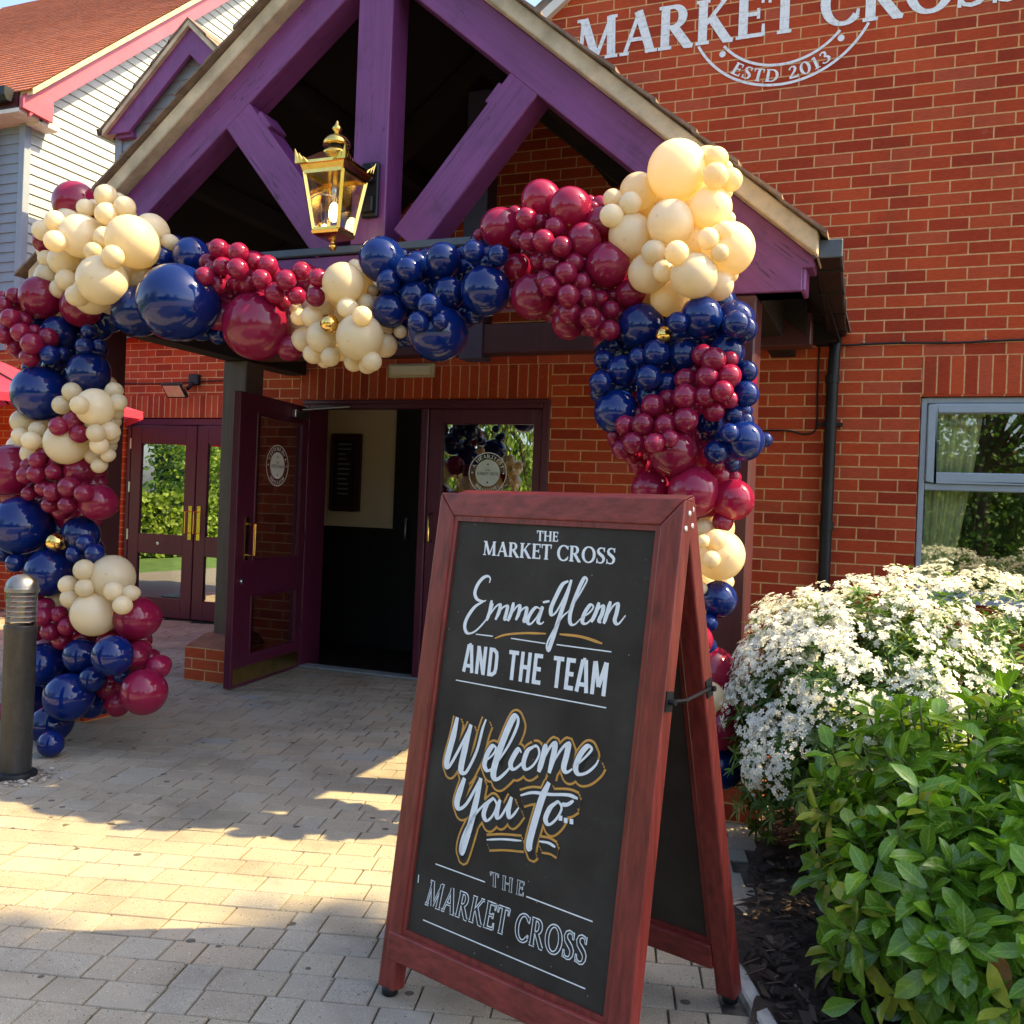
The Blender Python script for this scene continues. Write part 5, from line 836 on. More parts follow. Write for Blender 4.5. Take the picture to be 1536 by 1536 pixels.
TXT = {"emma":[[[[0.2038,1.0899],[0.2046,1.1015],[0.1947,1.1068],[0.1779,1.0994],[0.1629,1.0799],[0.1582,1.059],[0.1689,1.0443],[0.1894,1.0407],[0.1996,1.0443]],0.0081],[[[0.1895,1.04],[0.1633,1.0234],[0.1425,0.9941],[0.1373,0.9704],[0.1493,0.954],[0.1738,0.9608],[0.201,0.9866],[0.2189,1.0139],[0.2256,1.038]],0.0081],[[[0.2189,1.0461],[0.2166,1.017],[0.2098,0.9929]],0.0081],[[[0.2167,1.0057],[0.2339,1.0301],[0.2484,1.0381],[0.2478,1.0201],[0.2391,0.998]],0.0081],[[[0.2432,1.011],[0.2583,1.0311],[0.273,1.0364],[0.2723,1.0192],[0.2698,1.0024],[0.28,1.0035]],0.0081],[[[0.2919,1.0474],[0.2887,1.0241],[0.2807,0.9989]],0.0081],[[[0.2869,1.014],[0.3021,1.0365],[0.3124,1.0414],[0.3127,1.0232],[0.3055,1.0041]],0.0081],[[[0.3087,1.0162],[0.3244,1.0347],[0.3357,1.0371],[0.3352,1.0189],[0.3324,1.0043],[0.3425,1.0034]],0.0081],[[[0.3818,1.0377],[0.3648,1.0418],[0.35,1.0255],[0.3431,1.0054],[0.3539,0.9995],[0.3715,1.0193],[0.3839,1.0456],[0.3791,1.0233],[0.3766,1.007],[0.3869,1.0036],[0.3941,1.0095]],0.0081],[[[0.384,1.0559],[0.4042,1.0609]],0.0099],[[[0.4537,1.1141],[0.437,1.1039],[0.4229,1.0753],[0.4115,1.0444],[0.4155,1.0282],[0.4285,1.0371],[0.4457,1.071],[0.46,1.1133]],0.009],[[[0.4625,1.1179],[0.4545,1.0813],[0.4393,1.023],[0.426,0.968],[0.4171,0.9417],[0.4116,0.9568],[0.4259,0.99],[0.4469,1.0251],[0.4641,1.0412]],0.009],[[[0.4641,1.0412],[0.4862,1.0765],[0.5026,1.1073],[0.5081,1.122],[0.4987,1.1238],[0.4843,1.0901],[0.4713,1.0451],[0.4722,1.017],[0.4854,1.0115],[0.5043,1.0296]],0.0081],[[[0.5043,1.0296],[0.525,1.0441],[0.535,1.0586],[0.5254,1.0627],[0.5117,1.0415],[0.5085,1.0208],[0.5224,1.0192],[0.5438,1.0429]],0.0081],[[[0.5497,1.0711],[0.544,1.0472],[0.5339,1.0228]],0.0081],[[[0.5389,1.0356],[0.5528,1.0591],[0.5625,1.0637],[0.5619,1.0465],[0.5554,1.0288],[0.5619,1.0246]],0.0081],[[[0.5813,1.0764],[0.5761,1.0503],[0.5695,1.0229]],0.0081],[[[0.5748,1.0381],[0.59,1.0663],[0.6021,1.0729],[0.6019,1.0529],[0.5987,1.0332],[0.6096,1.0266],[0.6268,1.0481]],0.0081]],"welcome":[[[[0.1533,0.7373],[0.1472,0.6876],[0.1358,0.6257],[0.1407,0.6081],[0.1518,0.6189],[0.1777,0.67],[0.2023,0.727]],0.015],[[[0.2023,0.727],[0.1935,0.6729],[0.1869,0.6159],[0.1962,0.6041],[0.2098,0.614],[0.2321,0.6657],[0.2423,0.7208],[0.2501,0.7482]],0.015],[[[0.2695,0.6509],[0.288,0.6698],[0.2933,0.6849],[0.2809,0.6871],[0.2674,0.664],[0.2631,0.6375],[0.2754,0.6258],[0.2933,0.637],[0.3051,0.654]],0.0116],[[[0.3051,0.654],[0.3337,0.7019],[0.352,0.7494],[0.3506,0.7688],[0.3375,0.7679],[0.318,0.7213],[0.2994,0.6573],[0.295,0.6215],[0.3085,0.6115],[0.3322,0.6322],[0.3495,0.6545]],0.015],[[[0.3746,0.6887],[0.3653,0.6958],[0.3532,0.6784],[0.3451,0.6555],[0.3567,0.6452],[0.3771,0.6618],[0.3879,0.6763]],0.0116],[[[0.4087,0.7094],[0.3922,0.6958],[0.3847,0.6657],[0.3948,0.6528],[0.4151,0.6674],[0.4285,0.6946],[0.4211,0.7118],[0.4085,0.7107]],0.0108],[[[0.4449,0.7223],[0.4412,0.694],[0.433,0.6543]],0.0125],[[[0.4367,0.6716],[0.4556,0.7138],[0.4703,0.73],[0.4712,0.7027],[0.4638,0.6581]],0.0125],[[[0.4687,0.6779],[0.4913,0.7187],[0.5094,0.7359],[0.5085,0.7098],[0.5039,0.6788],[0.5143,0.6701],[0.5293,0.6809]],0.0125],[[[0.5372,0.6884],[0.5643,0.7175],[0.5765,0.7352],[0.5642,0.7394],[0.5466,0.7171],[0.5374,0.6872],[0.5469,0.6725],[0.5695,0.68],[0.5907,0.7002],[0.5981,0.7151]],0.0116],[[[0.2034,0.5932],[0.1932,0.5585],[0.1876,0.5281],[0.1988,0.5156],[0.2193,0.5318],[0.2396,0.5684],[0.2536,0.6002]],0.015],[[[0.2564,0.604],[0.2512,0.5517],[0.2401,0.4821],[0.228,0.4281],[0.2218,0.4125],[0.2178,0.4256],[0.2245,0.4592],[0.2495,0.5098],[0.282,0.5489]],0.015],[[[0.3027,0.5635],[0.2866,0.5467],[0.2799,0.5199],[0.2922,0.5076],[0.309,0.5246],[0.3175,0.5504],[0.3061,0.5636],[0.2982,0.56]],0.0108],[[[0.326,0.5661],[0.3203,0.5385],[0.3247,0.522],[0.338,0.5325],[0.3604,0.5798]],0.0116],[[[0.3604,0.5798],[0.3553,0.5495],[0.3614,0.5316],[0.3731,0.5405],[0.3863,0.5608]],0.0116],[[[0.4669,0.6369],[0.4513,0.5953],[0.4362,0.5282],[0.4298,0.4873],[0.4333,0.4743],[0.4387,0.4804]],0.015],[[[0.3867,0.5893],[0.4223,0.6037],[0.4724,0.6102],[0.5244,0.6202],[0.5531,0.6181]],0.0116],[[[0.4959,0.5973],[0.4784,0.5802],[0.4686,0.5527],[0.4802,0.5422],[0.4992,0.5591],[0.5113,0.5852],[0.5018,0.5986],[0.4916,0.5951]],0.0108],[[[0.5098,0.5956],[0.526,0.5985],[0.5422,0.611]],0.015],[[[0.2987,0.4632],[0.3486,0.4766],[0.4058,0.4869]],0.0083],[[[0.458,0.4984],[0.4847,0.5014],[0.5059,0.4971]],0.0083]],"gold":[[[[0.244,0.9514],[0.2792,0.9646],[0.341,0.9755],[0.4048,0.9813]],0.0099],[[[0.4457,0.9847],[0.5104,0.9858],[0.5713,0.977]],0.0099]],"lines":[[[[0.1793,0.9547],[0.2372,0.9559]],0.0029],[[[0.2975,0.9576],[0.4067,0.9575]],0.0029],[[[0.4407,0.959],[0.5989,0.9611]],0.0029],[[[0.1299,0.8297],[0.6016,0.8333]],0.0029],[[[0.1395,0.3638],[0.3082,0.364]],0.0029],[[[0.4373,0.3659],[0.6282,0.3644]],0.0029],[[[0.1209,0.2194],[0.6284,0.2198]],0.0029]],"dots":[[[[0.5061,0.5637],[0.5165,0.5649]],0.0116],[[[0.5215,0.5619],[0.5318,0.5631]],0.0116],[[[0.5378,0.5633],[0.5481,0.5645]],0.0116]],"boxes":{"the1":[[0.3423,1.2069],[0.4092,1.2078],[0.4073,1.2316],[0.3393,1.2325]],"mc1":[[0.1686,1.161],[0.583,1.1627],[0.5808,1.2012],[0.1653,1.1972]],"team":[[0.1488,0.8546],[0.5975,0.8581],[0.5973,0.9351],[0.1468,0.9253]],"the2":[[0.3256,0.3607],[0.4297,0.3638],[0.4295,0.3962],[0.3205,0.3921]],"mc2":[[0.1193,0.259],[0.6226,0.2665],[0.6212,0.3279],[0.1288,0.32]]},"chip":[0.0862,0.3105]}
# ---------------------------------------------------------------- balloon garland
GA = thing('balloon_garland', (-2.2, -2.35, 0), 'arched garland of burgundy, navy, cream and gold balloons around the porch entrance', 'balloon garland')
BM = {'b': latex('burgundy_latex', (.235,.010,.050), .10, .18, (.85,.07,.20)), 'n': latex('navy_latex', (.003,.016,.125), .06, .12, (.02,.10,.55)),
      'c': latex('cream_latex', (.87,.76,.55), .20, .36, (1.0,.82,.36)), 'g': plain('gold_chrome_balloon', (.80,.52,.16), .14, 1, .1, 20)}
BN = {'b': 'burgundy', 'n': 'navy', 'c': 'cream', 'g': 'gold'}
def balloon_mesh(mat, nm):
    me = bpy.data.meshes.new(nm); bm = bmesh.new(); bmesh.ops.create_uvsphere(bm, u_segments=36, v_segments=24, radius=1)
    for v in bm.verts:                      # rounded crown at -y, slightly drawn-out shoulder and neck at +y
        y = v.co.y
        if y > 0: v.co.x *= 1-.10*y*y; v.co.z *= 1-.10*y*y; v.co.y = y*1.20
        else: v.co.y = y*1.0
        r2 = math.hypot(v.co.x, v.co.z)
        if y < -.97: v.co.y -= .022*max(0, 1-r2/.16)
    for f in bm.faces: f.smooth = True
    bm.to_mesh(me); bm.free(); me.materials.append(mat); return me
BMESH = {k: balloon_mesh(m, BN[k]+'_balloon') for k, m in BM.items()}
random.seed(21); cnt = {}
for e in BALLOONS.split():
    c, x, y, z, r_ = e.split(','); x, y, z, r_ = float(x), float(y), float(z), float(r_)
    size = 'tiny' if r_ < .0425 else 'small' if r_ < .0485 else 'medium' if r_ < .085 else 'large'
    nm = f'{size}_{BN[c]}_balloon'; cnt[nm] = cnt.get(nm, 0)+1
    o = bpy.data.objects.new(nm, BMESH[c]); COL.objects.link(o); o.parent = GA
    o.location = Vector((x, y, z))-WL[GA]
    q = (Vector((random.uniform(-.7,.7), -1.0, random.uniform(-.7,.45)))).normalized()
    o.rotation_euler = (-q).to_track_quat('Y', 'Z').to_euler()
    s_ = random.uniform(.97, 1.02); o.scale = (r_*s_, r_*random.uniform(.96,1.06), r_*s_)
mb = MB()   # fishing-line spine and frame behind the balloons
sp_ = smooth([(-3.75,-2.44,.05),(-3.85,-2.44,.9),(-3.9,-2.44,1.8),(-3.85,-2.44,2.5),(-3.2,-2.44,2.45),(-2.4,-2.44,2.22),(-1.9,-2.44,2.22),(-1.4,-2.44,2.38),(-.9,-2.44,2.5),(-.55,-2.44,2.1),(-.5,-2.44,1.2),(-.5,-2.44,.05)], 6)
mb.tube(sp_, .003, 6); mb.build('garland_strip', plain('dark_strip', (.02,.02,.03), .6), GA)

# ---------------------------------------------------------------- A-board
FO = Vector((-.9851,-4.1024,0)); PSI, TAU, AW, AH = -.3174, .1284, .7565, 1.3214
AU = Vector((math.cos(PSI), math.sin(PSI), 0)); AB = Vector((-math.sin(PSI), math.cos(PSI), 0))
def fr(tau, org, sgn_=1):
    V_ = AB*math.sin(tau)*sgn_+Vector((0,0,math.cos(tau))); N_ = AU.cross(V_); 
    if N_.dot(AB) < 0: N_ = -N_
    return (lambda s, t, d: org+AU*s+V_*t+N_*d), V_, N_
AF, AV, AN = fr(TAU, FO)
AS = thing('a_frame_sign', FO+AU*.37+AB*.25, 'tall mahogany stained A-frame chalkboard sign with welcome lettering', 'A-board')
m_mah = wood('mahogany_stain', (.200,.031,.025), .36, 2, 1.3, .42, True); m_mah_r = wood('mahogany_stain_rail', (.215,.035,.029), .36, 0, 1.3, .42, True)
k = NT('chalkboard'); p = k.pos(); nz = k.noise(p, 5, 5); n2 = k.noise(p, 60, 4)
cc = k.ramp(nz.outputs[0], (.3, (.025,.020,.016)), (.7, (.052,.044,.037))).outputs[0]
cc = k.mix(k.ramp(n2.outputs[0], (.66, (0,0,0)), (.8, (.5,.5,.5))).outputs[0], cc, (.09,.09,.088)); vo = k.n('TexVoronoi'); vo.inputs['Scale'].default_value = 42; k.l(p, vo.inputs['Vector'])
cc = k.mix(k.math('MULTIPLY', k.math('LESS_THAN', vo.outputs['Distance'], .055), k.math('GREATER_THAN', k.noise(p, 11, 2).outputs[0], .55)), cc, (.35,.34,.32)); k.set(cc, .68, 0, .2); m_chalk = k.m
def fbox(mb, fn, s0, s1, t0, t1, d0, d1):
    vs = [fn(s, t, d) for d in (d0, d1) for (s, t) in ((s0,t0),(s1,t0),(s1,t1),(s0,t1))]
    mb.mesh(vs, [(3,2,1,0),(4,5,6,7),(0,1,5,4),(1,2,6,5),(2,3,7,6),(3,0,4,7)])
def ppr(mb, fn, P, d0, d1):
    n = len(P); mb.mesh([fn(s, t, d0) for s, t in P]+[fn(s, t, d1) for s, t in P], [tuple(range(n)), tuple(range(2*n-1, n-1, -1))]+[((i+1) % n, i, n+i, n+(i+1) % n) for i in range(n)])
def panel(fn, front):
    SW = .058
    for s0 in (0, AW-SW):
        m1 = MB(); P_ = [(s0,.022),(s0+SW,.022)]+([(s0+SW,AH-.0625),(s0,AH-.0005)] if s0 == 0 else [(s0+SW,AH-.0005),(s0,AH-.0625)]); ppr(m1, fn, P_, 0, .044); st = m1.build('stile', m_mah, AS, bevel=.005, segs=2)
        m2 = MB(); c = fn(s0+SW/2, .0, .022); m2.lathe([(.016,0),(.021,.004),(.021,.024),(.014,.026)], (c.x, c.y, .0), 14); m2.build('rubber_foot', m_black, st, smooth=True)
    m1 = MB(); ppr(m1, fn, [(SW,AH-.0618),(AW-SW,AH-.0618),(AW-.0005,AH+.0002),(.0005,AH+.0002)], .0004, .043); m1.build('rail', m_mah_r, AS, bevel=.004, segs=2)
    m1 = MB(); fbox(m1, fn, SW-.036, AW-SW, .098, .168, -.006, .040); m1.build('rail', m_mah_r, AS, bevel=.005, segs=2)
    m1 = MB()   # moulding round the board
    for b in ((SW,SW+.013,.168,AH-.062,.006,.03),(AW-SW-.013,AW-SW,.168,AH-.062,.006,.03),(SW+.013,AW-SW-.013,AH-.075,AH-.062,.006,.03),(SW+.013,AW-SW-.013,.168,.181,.006,.03)): fbox(m1, fn, *b)
    m1.build('moulding', m_mah, AS, bevel=.004)
    m1 = MB(); fbox(m1, fn, SW+.010, AW-SW-.010, .165, AH-.06, .0125, .020); b_ = m1.build('board', m_chalk, AS)
    m1 = MB(); fbox(m1, fn, SW+.010, AW-SW-.010, .165, AH-.06, .0205, .024); m1.build('backing', m_void, AS); return b_
bd = panel(AF, True)
# rear leaf leaning the other way
TOPB = FO+AB*(math.sin(TAU)*AH)
TR = .268; oR = FO+AB*.592; RF, RV, RN = fr(TR, oR, -1); AHs = AH; AH = AH*math.cos(TAU)/math.cos(TR)
RF0 = RF; RF = lambda s, t, d: RF0(s*.955+.0, t, d)
panel(RF, False); AH = AHs
m1 = MB()
for s in (.07, AW-.07): 
    a = AF(s, AH-.03, .046); m1.bar(a+Vector((0,0,.03))-AU*.03, a+Vector((0,0,.03))+AU*.03, .05, .006)
m1.build('top_hinge', m_steel, AS)
m1 = MB()
c1 = AF(AW+.0005, .872, .02); c2 = RF(AW+.0005, .885, .02)
for c, V_ in ((c1, AV), (c2, RV)): m1.obox(c, AU, V_, AU.cross(V_), .003, .022, .014)
m1.tube([c1+AU*.006, c1.lerp(c2,.3)+AU*.012-Vector((0,0,.006)), c2+AU*.006], .0045, 8); m1.tube([c1+AU*.004, c1+AU*.018], .007, 8); m1.tube([c2+AU*.004, c2+AU*.018], .007, 8)
m1.build('stay_arm', m_black, AS)
m1 = MB()
for fn in (AF, RF):
    for t in (AH-.03, AH-.066):
        tt = t if fn is AF else t*math.cos(TAU)/math.cos(TR)
        c = fn(AW, tt, .020+(.006 if t > AH-.05 else -.004)); q = AU.to_track_quat('Z','Y').to_matrix().to_4x4(); q.translation = c
        i0 = len(m1.v); m1.lathe([(.0065,0),(.0065,.002),(.004,.0032),(.0005,.0034)], (0,0,0), 10); m1.v[i0:] = [tuple(q @ Vector(v)) for v in m1.v[i0:]]
m1.build('screw', plain('bright_screw', (.8,.78,.74), .35, .6), AS)
# lettering on the board (paint pens)
m_wp = plain('white_paint_pen', (.78,.80,.81), .6, 0, .07, 50); m_or = plain('orange_paint_pen', (.62,.30,.055), .55, 0, .12, 40); m_bk = plain('black_paint_pen', (.010,.010,.011), .55, 0, .1, 40)
tf = lambda s, t, l: AF(s, t, .0121-l)
def boxfn(k):
    p0, p1, p2, p3 = (Vector(q) for q in TXT['boxes'][k])
    def f(u, v, l):
        q = (p0*(1-u)+p1*u)*(1-v)+(p3*(1-u)+p2*u)*v; return tf(q.x, q.y, l)
    return f
WP, OP, KP = MB(), MB(), MB()
write_line(WP, 'THE', GL, boxfn('the1'), .0, .00003, grow=.03); write_line(WP, 'MARKET CROSS', GL, boxfn('mc1'), .0, .00003, grow=.02, track=.03)
write_line(WP, 'AND THE TEAM', SANS, boxfn('team'), .0, .00003, track=.07)
def stroke(mb, P, w, lay, taper=True, off=(0,0)):
    S = smooth(P, 6); n = len(S)
    pts = []
    for i, p_ in enumerate(S):
        d = (S[min(i+1,n-1)]-S[max(i-1,0)]); up = abs(d.normalized().y) if d.length > 0 else 1
        dn = d.normalized() if d.length > 0 else Vector((0,-1)); e_ = min(i, n-1-i)/(n*.16); f = (.6+.4*min(1, e_)) if taper else 1
        pts.append((p_.x+off[0], p_.y+off[1], w*f*(.50+.62*max(0, .25-dn.y)/1.25) if taper else w))
    mb.strip(pts, w, tf, lay)
for i, (P, w_) in enumerate(TXT['emma']): stroke(WP, P, w_*1.22, .00003*(i % 6))
for P, w_ in TXT['gold']: stroke(OP, P, w_, .0)
for P, w_ in TXT['lines']: stroke(WP, P, w_, .0, False)
ko = kk = 0
for i, (P, w_) in enumerate(TXT['welcome']):
    w_ *= .86
    for o_ in ((0,0),(.004,-.0055),(.0085,-.012)): stroke(OP, P, w_+.0215, .0001+.000012*ko, False, o_); ko += 1
    for o_ in ((0,0),(.003,-.004),(.006,-.008),(.0085,-.012)): stroke(KP, P, w_+.0105, .0010+.000012*kk, False, o_); kk += 1
    stroke(WP, P, w_*1.34, .0022+.00003*(i % 8))
for P, w_ in TXT['dots']: WP.strip([tuple(q) for q in P], w_, tf, .0023)
for key, txt, tr_ in (('the2','THE',.3),('mc2','MARKET CROSS',.06)):
    g_ = .075 if key == 'mc2' else .06
    write_line(WP, txt, GL, boxfn(key), .0, .00003, grow=g_, track=tr_); write_line(KP, txt, GL, boxfn(key), .0005, .00003, grow=-.022, track=tr_)
c_ = TXT['chip']; WP.strip([(c_[0],c_[1]+.012),(c_[0]+.001,c_[1]-.008)], .003, tf, 0)
for q, m_, nm in ((WP,m_wp,'white_lettering'),(OP,m_or,'orange_lettering'),(KP,m_bk,'black_lettering')): q.build(nm, m_, bd)

# ---------------------------------------------------------------- bollard light
BX, BY = -3.365, -3.135
BO = thing('bollard_light', (BX, BY, 0), 'dark grey metal bollard light with louvred clear lens beside the balloons', 'bollard')
k = NT('weathered_bollard_metal'); p = k.pos(); mp = k.n('Mapping'); mp.inputs['Scale'].default_value = (14,14,5); k.l(p, mp.inputs[0])
k.set(k.mix(1.0, k.ramp(k.noise(mp.outputs[0], 1.5, 6, .7).outputs[0], (.3, (.026,.026,.027)), (.7, (.050,.049,.048))).outputs[0], k.ramp(k.noise(p, 40, 3).outputs[0], (.3, (.8,.8,.8)), (.6, (1,1,1))).outputs[0], 'MULTIPLY'), .42, .25); k.bump(k.noise(p, 150, 3).outputs[0], .12, .002); m_bol = k.m
L0 = lambda prof, nm, mt, par=BO, n_=36, sm=True: (lambda mb: (mb.lathe(prof, (BX,BY,0), n_), mb.build(nm, mt, par, smooth=sm, bevel=0))[1])(MB())
def shade_auto(o):
    for p_ in o.data.polygons: p_.use_smooth = True
    try: o.data.set_sharp_from_angle(angle=R(35))
    except Exception: pass
bs = L0([(.001,-.01),(.090,-.01),(.092,.012),(.088,.024),(.074,.030),(.001,.030)], 'base_ring', m_black); shade_auto(bs)
ps = L0([(.066,.025),(.066,.640),(.069,.645),(.069,.672),(.066,.676)], 'post', m_bol); shade_auto(ps)
cp = L0([(.060,.822),(.071,.822),(.072,.838),(.068,.842),(.066,.856),(.057,.876),(.042,.890),(.022,.898),(.001,.900)], 'cap', plain('brushed_cap', (.22,.22,.225), .38, .85, .15, 30)); shade_auto(cp)
ln = L0([(.064,.676),(.064,.824)], 'lens', glass_mat('bollard_lens', (.96,.97,.97), 1.0, .02)); shade_auto(ln)
lv = MB()
for i in range(6): z = .692+.0225*i; lv.lathe([(.030,z+.006),(.060,z),(.0605,z+.003),(.030,z+.010)], (BX,BY,0), 32)
lvo = lv.build('louvre', plain('louvre_aluminium', (.86,.86,.85), .3, .55, .05, 20), BO); shade_auto(lvo)
L0([(.001,.69),(.016,.69),(.018,.78),(.001,.79)], 'lamp_tube', plain('amber_lamp', (.75,.48,.18), .3, 0, .2, 30), BO, 16)
random.seed(4); mb = MB()
for i in range(330):
    a = random.uniform(0, 6.28); d = abs(random.gauss(.105, .035)); s_ = random.uniform(.004, .012)
    if d < .085: continue
    g = random.random(); mb.col = (g, g, g, 1); i0 = len(mb.v)
    mb.lathe([(.15,-.6),(.75,-.35),(1,0),(.7,.45),(.1,.62)], (0,0,0), 7)
    q = Matrix.Translation((BX+d*math.cos(a), BY+d*math.sin(a)*.9, s_*.35)) @ Matrix.Rotation(random.random()*6, 4, 'Z') @ Matrix.Diagonal((s_*1.2, s_, s_*.8, 1)); mb.v[i0:] = [tuple(q @ Vector(v)) for v in mb.v[i0:]]
k = NT('pebbles'); at = k.n('VertexColor'); at.layer_name = 'tint'; k.set(k.ramp(at.outputs[0], (0, (.12,.095,.07)), (.5, (.28,.24,.19)), (1, (.46,.43,.38))).outputs[0], .8)
tag(mb.build('gravel', k.m, smooth=True), 'pale pebbles scattered round the foot of the bollard', 'gravel', kind='stuff')

# ---------------------------------------------------------------- parasol on the patio
PR = thing('parasol', (-7.95, .1, 0), 'rose red patio parasol standing behind the left balloon column', 'parasol')
mb = MB(); c = Vector((-7.95,.1,2.62)); ns = 8; RR = 1.70; rim = []
for i in range(ns):
    a = R(22.5+45*i)+.1; rim.append(Vector((c.x+RR*math.cos(a), c.y+RR*math.sin(a), 2.06)))
for i in range(ns):
    p0, p1 = rim[i], rim[(i+1) % ns]; N_ = 6
    rows = []
    for j in range(N_+1):
        t = j/N_; row = []
        for q in range(5):
            u = q/4; e_ = p0.lerp(p1, u); pt = c.lerp(e_, t); pt.z -= .10*math.sin(math.pi*t)*(.35+.65*(4*u*(1-u))); row.append(pt)
        rows.append(row)
    for j in range(N_):
        for q in range(4): mb.face([rows[j][q], rows[j+1][q], rows[j+1][q+1], rows[j][q+1]])
k = NT('rose_canvas'); k.set((.50,.035,.085), .8); tr = k.n('BsdfTranslucent'); tr.inputs[0].default_value = (.8,.05,.12,1); mx = k.n('MixShader'); mx.inputs[0].default_value = .3
k.l(k.b.outputs[0], mx.inputs[1]); k.l(tr.outputs[0], mx.inputs[2]); k.l(mx.outputs[0], k.out.inputs[0])
cn = mb.build('canopy', k.m, PR, weld=True)
mb = MB()
for i in range(ns):
    p0, p1 = rim[i], rim[(i+1) % ns]; d_ = Vector((0,0,.07)); mb.face([p0, p1, p1-d_, p0-d_])
mb.build('valance', k.m, cn)
mb = MB(); mb.tube([(-7.95,.1,.0),(-7.95,.1,2.66)], .024, 12); mb.build('pole', m_black, PR, smooth=True)
mb = MB()
for q in rim: mb.bar((-7.95,.1,2.57), q+Vector((0,0,-.02)), .014, .02)
mb.build('rib', m_black, PR)
mb = MB(); mb.lathe([(.26,0),(.26,.05),(.05,.08),(.035,.3),(.001,.3)], (-7.95,.1,0), 20); mb.build('base', m_black, PR)

# ---------------------------------------------------------------- shrubs
def leaf(mb, c, d, up, L, W, fold, bend, tint, nseg=4):
    d = Vector(d).normalized(); s_ = d.cross(Vector(up))
    if s_.length < 1e-3: s_ = d.cross(Vector((1,0,0)))
    s_.normalize(); n_ = s_.cross(d).normalized(); prof = {3:(0,.85,.8,0),4:(.06,.78,1,.72,.0),5:(.10,.50,.86,1,.80,.05)}[nseg]
    c = Vector(c); i0 = len(mb.v); pts = []; cols = []
    for i in range(nseg+1):
        t = i/nseg; w_ = W*prof[i]; ax = c+d*(L*t)-n_*(bend*L*t*t)
        wa, wb = (w_*random.uniform(.86,1.12), w_*random.uniform(.86,1.12)) if nseg == 5 else (w_, w_); fw_ = fold*random.uniform(.4,1.5) if nseg == 5 else fold
        pts += [ax+s_*wa+n_*(fw_*wa), ax, ax-s_*wb+n_*(fw_*wb)]
    mb.v += [tuple(p_) for p_ in pts]
    for i in range(nseg):
        a = i0+3*i
        t0, t1 = i/nseg, (i+1)/nseg
        for f, cs in (((a,a+1,a+4,a+3),((1,t0),(0,t0),(0,t1),(1,t1))),((a+1,a+2,a+5,a+4),((0,t0),(1,t0),(1,t1),(0,t1)))):
            mb.f.append(f); mb.c.append([(q, tint, tt, 1) for q, tt in cs]); mb.mi.append(mb.curm)
def lump(center, rad, seed, amp=.21, fr_=2.4):
    center, rad = Vector(center), Vector(rad)
    def surf(d):
        k_ = 1+amp*noise.noise(d*fr_+Vector((seed, 0, seed)))+amp*.5*noise.noise(d*fr_*2.7+Vector((0, seed, 0)))
        return center+Vector((d.x*rad.x, d.y*rad.y, d.z*rad.z))*k_
    return surf
def rdir(zmin=-1):
    while True:
        v_ = Vector((random.gauss(0,1), random.gauss(0,1), random.gauss(0,1)))
        if v_.length > .01:
            v_.normalize()
            if v_.z >= zmin: return v_
# white-flowering shrub (narrow divided leaves, star flowers in flat clusters)
SB = thing('flowering_shrub', (.55, -2.1, 0), 'rounded evergreen shrub covered in clusters of white star flowers', 'shrub')
random.seed(31); fo = MB(); fl_ = MB(); st_ = MB()
surfs = [lump((.50,-2.35,.52),(.66,.55,.56),1.0), lump((1.15,-2.0,.52),(.75,.62,.55),4.0), lump((.13,-2.63,.55),(.44,.42,.49),7.0), lump((1.9,-2.2,.5),(.8,.7,.5),9.0), lump((-.03,-2.62,.47),(.30,.28,.49),11.0)]
cs_ = [Vector((.50,-2.35,.45)), Vector((1.15,-2.0,.45)), Vector((.16,-2.63,.45)), Vector((1.9,-2.2,.4)), Vector((.0,-2.62,.38))]
for i in range(5200):
    q = random.choices((0,1,2,3,4), (10,9,7,5,4))[0]; d = rdir(-.75); s0 = surfs[q](d); r_ = random.random()**.45
    p_ = cs_[q].lerp(s0, .45+.55*r_)
    if p_.z < .05 or p_.x < -.36: continue
    g = random.random()
    od = (d+Vector((0,0,.55))+rdir()*.5).normalized(); a0 = random.random()*6.28; b1 = od.orthogonal().normalized(); b2 = od.cross(b1)
    for j in range(random.randint(6,9)):
        a = a0+j*.85+random.uniform(-.2,.2); ld = (od*random.uniform(.1,.7)+(b1*math.cos(a)+b2*math.sin(a))).normalized()
        leaf(fo, p_, ld, od, random.uniform(.035,.062), random.uniform(.0045,.0075), .25, random.uniform(.0,.3), min(1, max(0, g*.85+random.uniform(-.1,.12))), 3)
def flower(c, n_, r_):
    b1 = n_.orthogonal().normalized(); b2 = n_.cross(b1); a0 = random.random()*6.28; g = random.random()
    for j in range(5):
        a = a0+j*1.2566; u_ = b1*math.cos(a)+b2*math.sin(a); v_ = b1*-math.sin(a)+b2*math.cos(a); k_ = random.uniform(.85,1.1)
        fl_.col = (g, .0, 0, 1)
        fl_.face([c, c+u_*r_*.62*k_-v_*r_*.30+n_*r_*.12, c+u_*r_*k_+n_*r_*random.uniform(-.15,.2), c+u_*r_*.62*k_+v_*r_*.30+n_*r_*.12])
    fl_.col = (g, 1, 0, 1); h_ = r_*.2; fl_.face([c+b1*h_+n_*.0022, c+b2*h_+n_*.0022, c-b1*h_+n_*.0022, c-b2*h_+n_*.0022])
nf = 0
